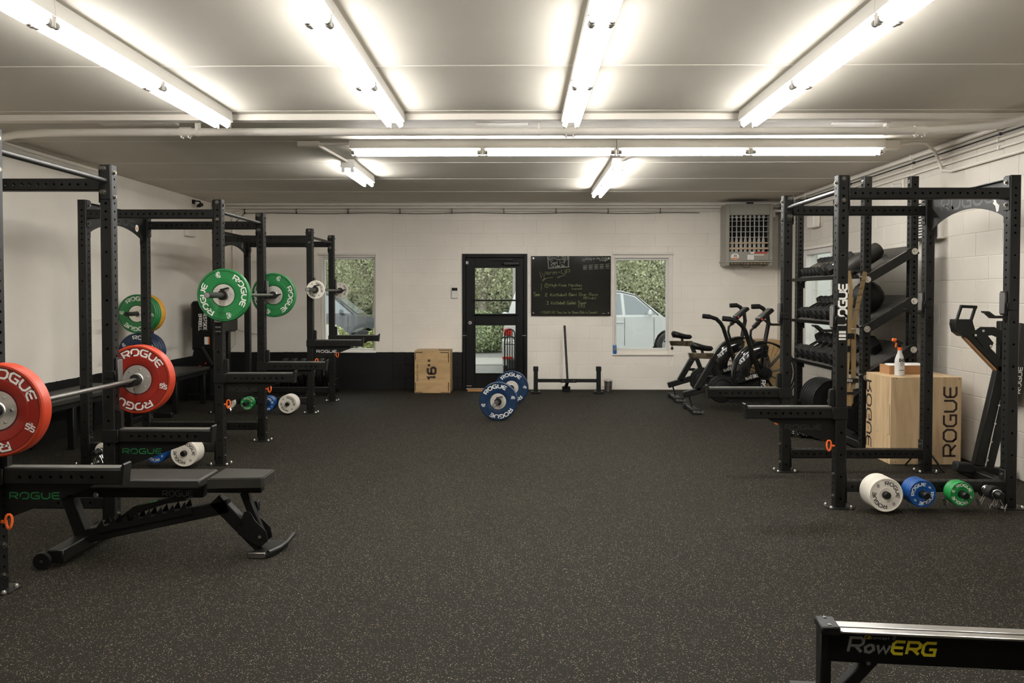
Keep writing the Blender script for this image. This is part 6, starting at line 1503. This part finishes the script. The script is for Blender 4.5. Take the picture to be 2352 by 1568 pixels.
MB().cyl((0, 0, 0), (0, 0, 2.6), .05, 10).build('post_shaft', 'concrete', up, world=False); MB().cyl((0, 0, 2.6), (0, 0, 2.66), .065, 10).build('post_cap', 'concrete', up, world=False)
fn = thing('rail_fence', 'low brown rail fence beyond the bush behind the door', 'fence', (0, 24.5, GZ))
for zz in (.45, .62, .80): MB().bx(-4, 3.0, -.02, .02, zz, zz+.10, .004).build('rail', 'bark', fn, world=False)
for xx in (-4, -2.3, -.6, 1.1, 2.8): MB().bx(xx-.05, xx+.05, -.05, .05, 0, 1.0, .004).build('post', 'bark', fn, world=False)
bn_ = thing('litter_bin', 'small white plastic bin outside the left window', 'bin', (-3.52, 15.6, GZ))
MB().prism([(-.12, .42), (.04, .42), (.09, .82), (.02, 1.02), (-.12, 1.02)], -.10, .10, 'XZ').build('bin_body', 'white_plastic', bn_, world=False); MB().bx(-.10, .03, -.06, .06, 0, .42).build('bin_post', 'white_plastic', bn_, world=False)

nb = struct(MB().bx(6.6, 7.0, 9, 24, GZ, 4.0).build('neighbour_wall', 'plaster_pale'))
def car(label, x, y, heading, paint):
    t = thing('parked_car', label, 'car', (x, y, GZ), heading)
    def K(mb, nm, m, par=None): return mb.build(nm, m, par or t, world=False, sharp=30)
    hw = .90
    def arch(cx, r=.405, n=9): return [(cx+r*math.cos(PI*i/n), .34+r*math.sin(PI*i/n)) for i in range(n+1)]
    low = [(-2.20, .34), (-2.26, .55), (-2.24, .78), (-2.17, 1.03), (1.12, 1.05), (1.60, 1.0), (2.05, .90), (2.22, .74), (2.26, .52), (2.20, .30)]+arch(1.36)+[(.9, .27), (-.9, .27)]+arch(-1.36)
    def hwz(z): return hw-.05*max(0, .55-z)-(.03 if z > .95 else 0)
    mb = MB(); n = len(low)
    vs = [(a, -hwz(b), b) for a, b in low]+[(a, hwz(b), b) for a, b in low]
    fs = [tuple(range(n)), tuple(range(n, 2*n))[::-1]]+[(i, n+i, n+(i+1) % n, (i+1) % n) for i in range(n)]
    K(mb.add(vs, fs), 'body', paint)
    cab = [(-2.17, 1.02), (-2.02, 1.42), (-1.82, 1.64), (-1.2, 1.70), (.15, 1.69), (.52, 1.60), (1.22, 1.04)]
    def cw(z): return .87-.20*(z-1.02)/.68
    n = len(cab); vs = [(a, -cw(b), b) for a, b in cab]+[(a, cw(b), b) for a, b in cab]
    fs = [tuple(range(n)), tuple(range(n, 2*n))[::-1]]+[(i, n+i, n+(i+1) % n, (i+1) % n) for i in range(n)]
    K(MB().add(vs, fs), 'cabin', paint)
    for s in (-1, 1):
        for q in ([(.22, 1.10), (1.02, 1.10), (.50, 1.53), (.22, 1.60)], [(-.82, 1.10), (.14, 1.10), (.14, 1.61), (-.76, 1.61)], [(-1.95, 1.12), (-.92, 1.10), (-.88, 1.61), (-1.70, 1.58)]):
            K(MB().add([(a, s*(cw(b)+.004), b) for a, b in q], [(0, 1, 2, 3)]), 'side_window', 'car_glass')
        K(MB().sweep([(a, s*(cw(b)+.008), b) for a, b in ((1.08, 1.08), (.53, 1.57), (.15, 1.655), (-1.2, 1.665), (-1.8, 1.61))], .010, 6), 'window_trim', 'car_trim')
        m = K(MB().bar((.80, s*.93, 1.12), (.80, s*1.08, 1.16), .10, .16, ch=.04), 'wing_mirror', paint)
        for xx in (.05, -.95): K(MB().bx(xx-.10, xx+.10, s*.905-.012, s*.905+.012, .90, .93, .006), 'door_handle', paint)
        for xx in (.95, .18, -.87): K(MB().bx(xx-.004, xx+.004, s*.902-.002, s*.902+.002, .35, 1.03), 'door_gap', 'car_trim')
        for xx in (1.36, -1.36):
            w_ = K(MB().lathe([(.20, -.11), (.31, -.115), (.34, -.09), (.34, .09), (.31, .115), (.20, .11)], 28, 'Y', (xx, s*.80, .34)), 'wheel', 'car_trim')
            r_ = MB().lathe([(0, s*.09), (.05, s*.09), (.06, s*.07), (.06, s*.03), (0, s*.03)], 16, 'Y', (xx, s*.80, .34), closed=False).lathe([(.185, s*.10), (.215, s*.10), (.215, s*.02), (.185, s*.02)], 28, 'Y', (xx, s*.80, .34))
            for i in range(5):
                a = 2*PI*i/5+.3; r_.bar((xx+.04*math.cos(a), s*.88, .34+.04*math.sin(a)), (xx+.20*math.cos(a), s*.885, .34+.20*math.sin(a)), .05, .02, up=(0, 1, 0))
            K(r_, 'rim', 'aluminium', w_)
        K(MB().bar((2.16, s*.62, .76), (1.93, s*.86, .82), .10, .12, ch=.03), 'head_lamp', 'amber' if s < 0 else 'white_plastic')
        K(MB().bar((-2.235, s*.87, .93), (-2.235, s*.73, .93), .05, .13, ch=.02), 'tail_lamp', 'tail_red')
        K(MB().bx(-2.28, -2.24, s*.80-.09, s*.80+.09, .46, .50, .004), 'reflector', 'tail_red')
    for q in ([(-2.13, 1.12), (-2.035, 1.40)],):
        K(MB().add([(q[0][0]-.008, -.70, q[0][1]), (q[0][0]-.008, .70, q[0][1]), (q[1][0]-.008, .62, q[1][1]), (q[1][0]-.008, -.62, q[1][1])], [(0, 1, 2, 3)]), 'rear_window', 'car_glass')
    K(MB().add([(1.17, -.74, 1.09), (1.17, .74, 1.09), (.56, .62, 1.575), (.56, -.62, 1.575)], [(0, 1, 2, 3)]), 'windscreen', 'car_glass')
    K(MB().bx(-2.30, -2.20, -.80, .80, .28, .46, .02), 'rear_bumper', 'car_trim'); K(MB().bx(2.20, 2.29, -.78, .78, .26, .42, .02), 'front_bumper', 'car_trim')
    return t
car('white car parked side on outside the right window', 2.15, 21.0, math.radians(14), 'car_white')
car('white car with its red tail lamp behind the door glass', .66, 16.75, math.radians(88), 'car_white')
car('dark grey car parked beyond the bushes outside the left window', -5.45, 22.2, math.radians(3), 'car_dark')
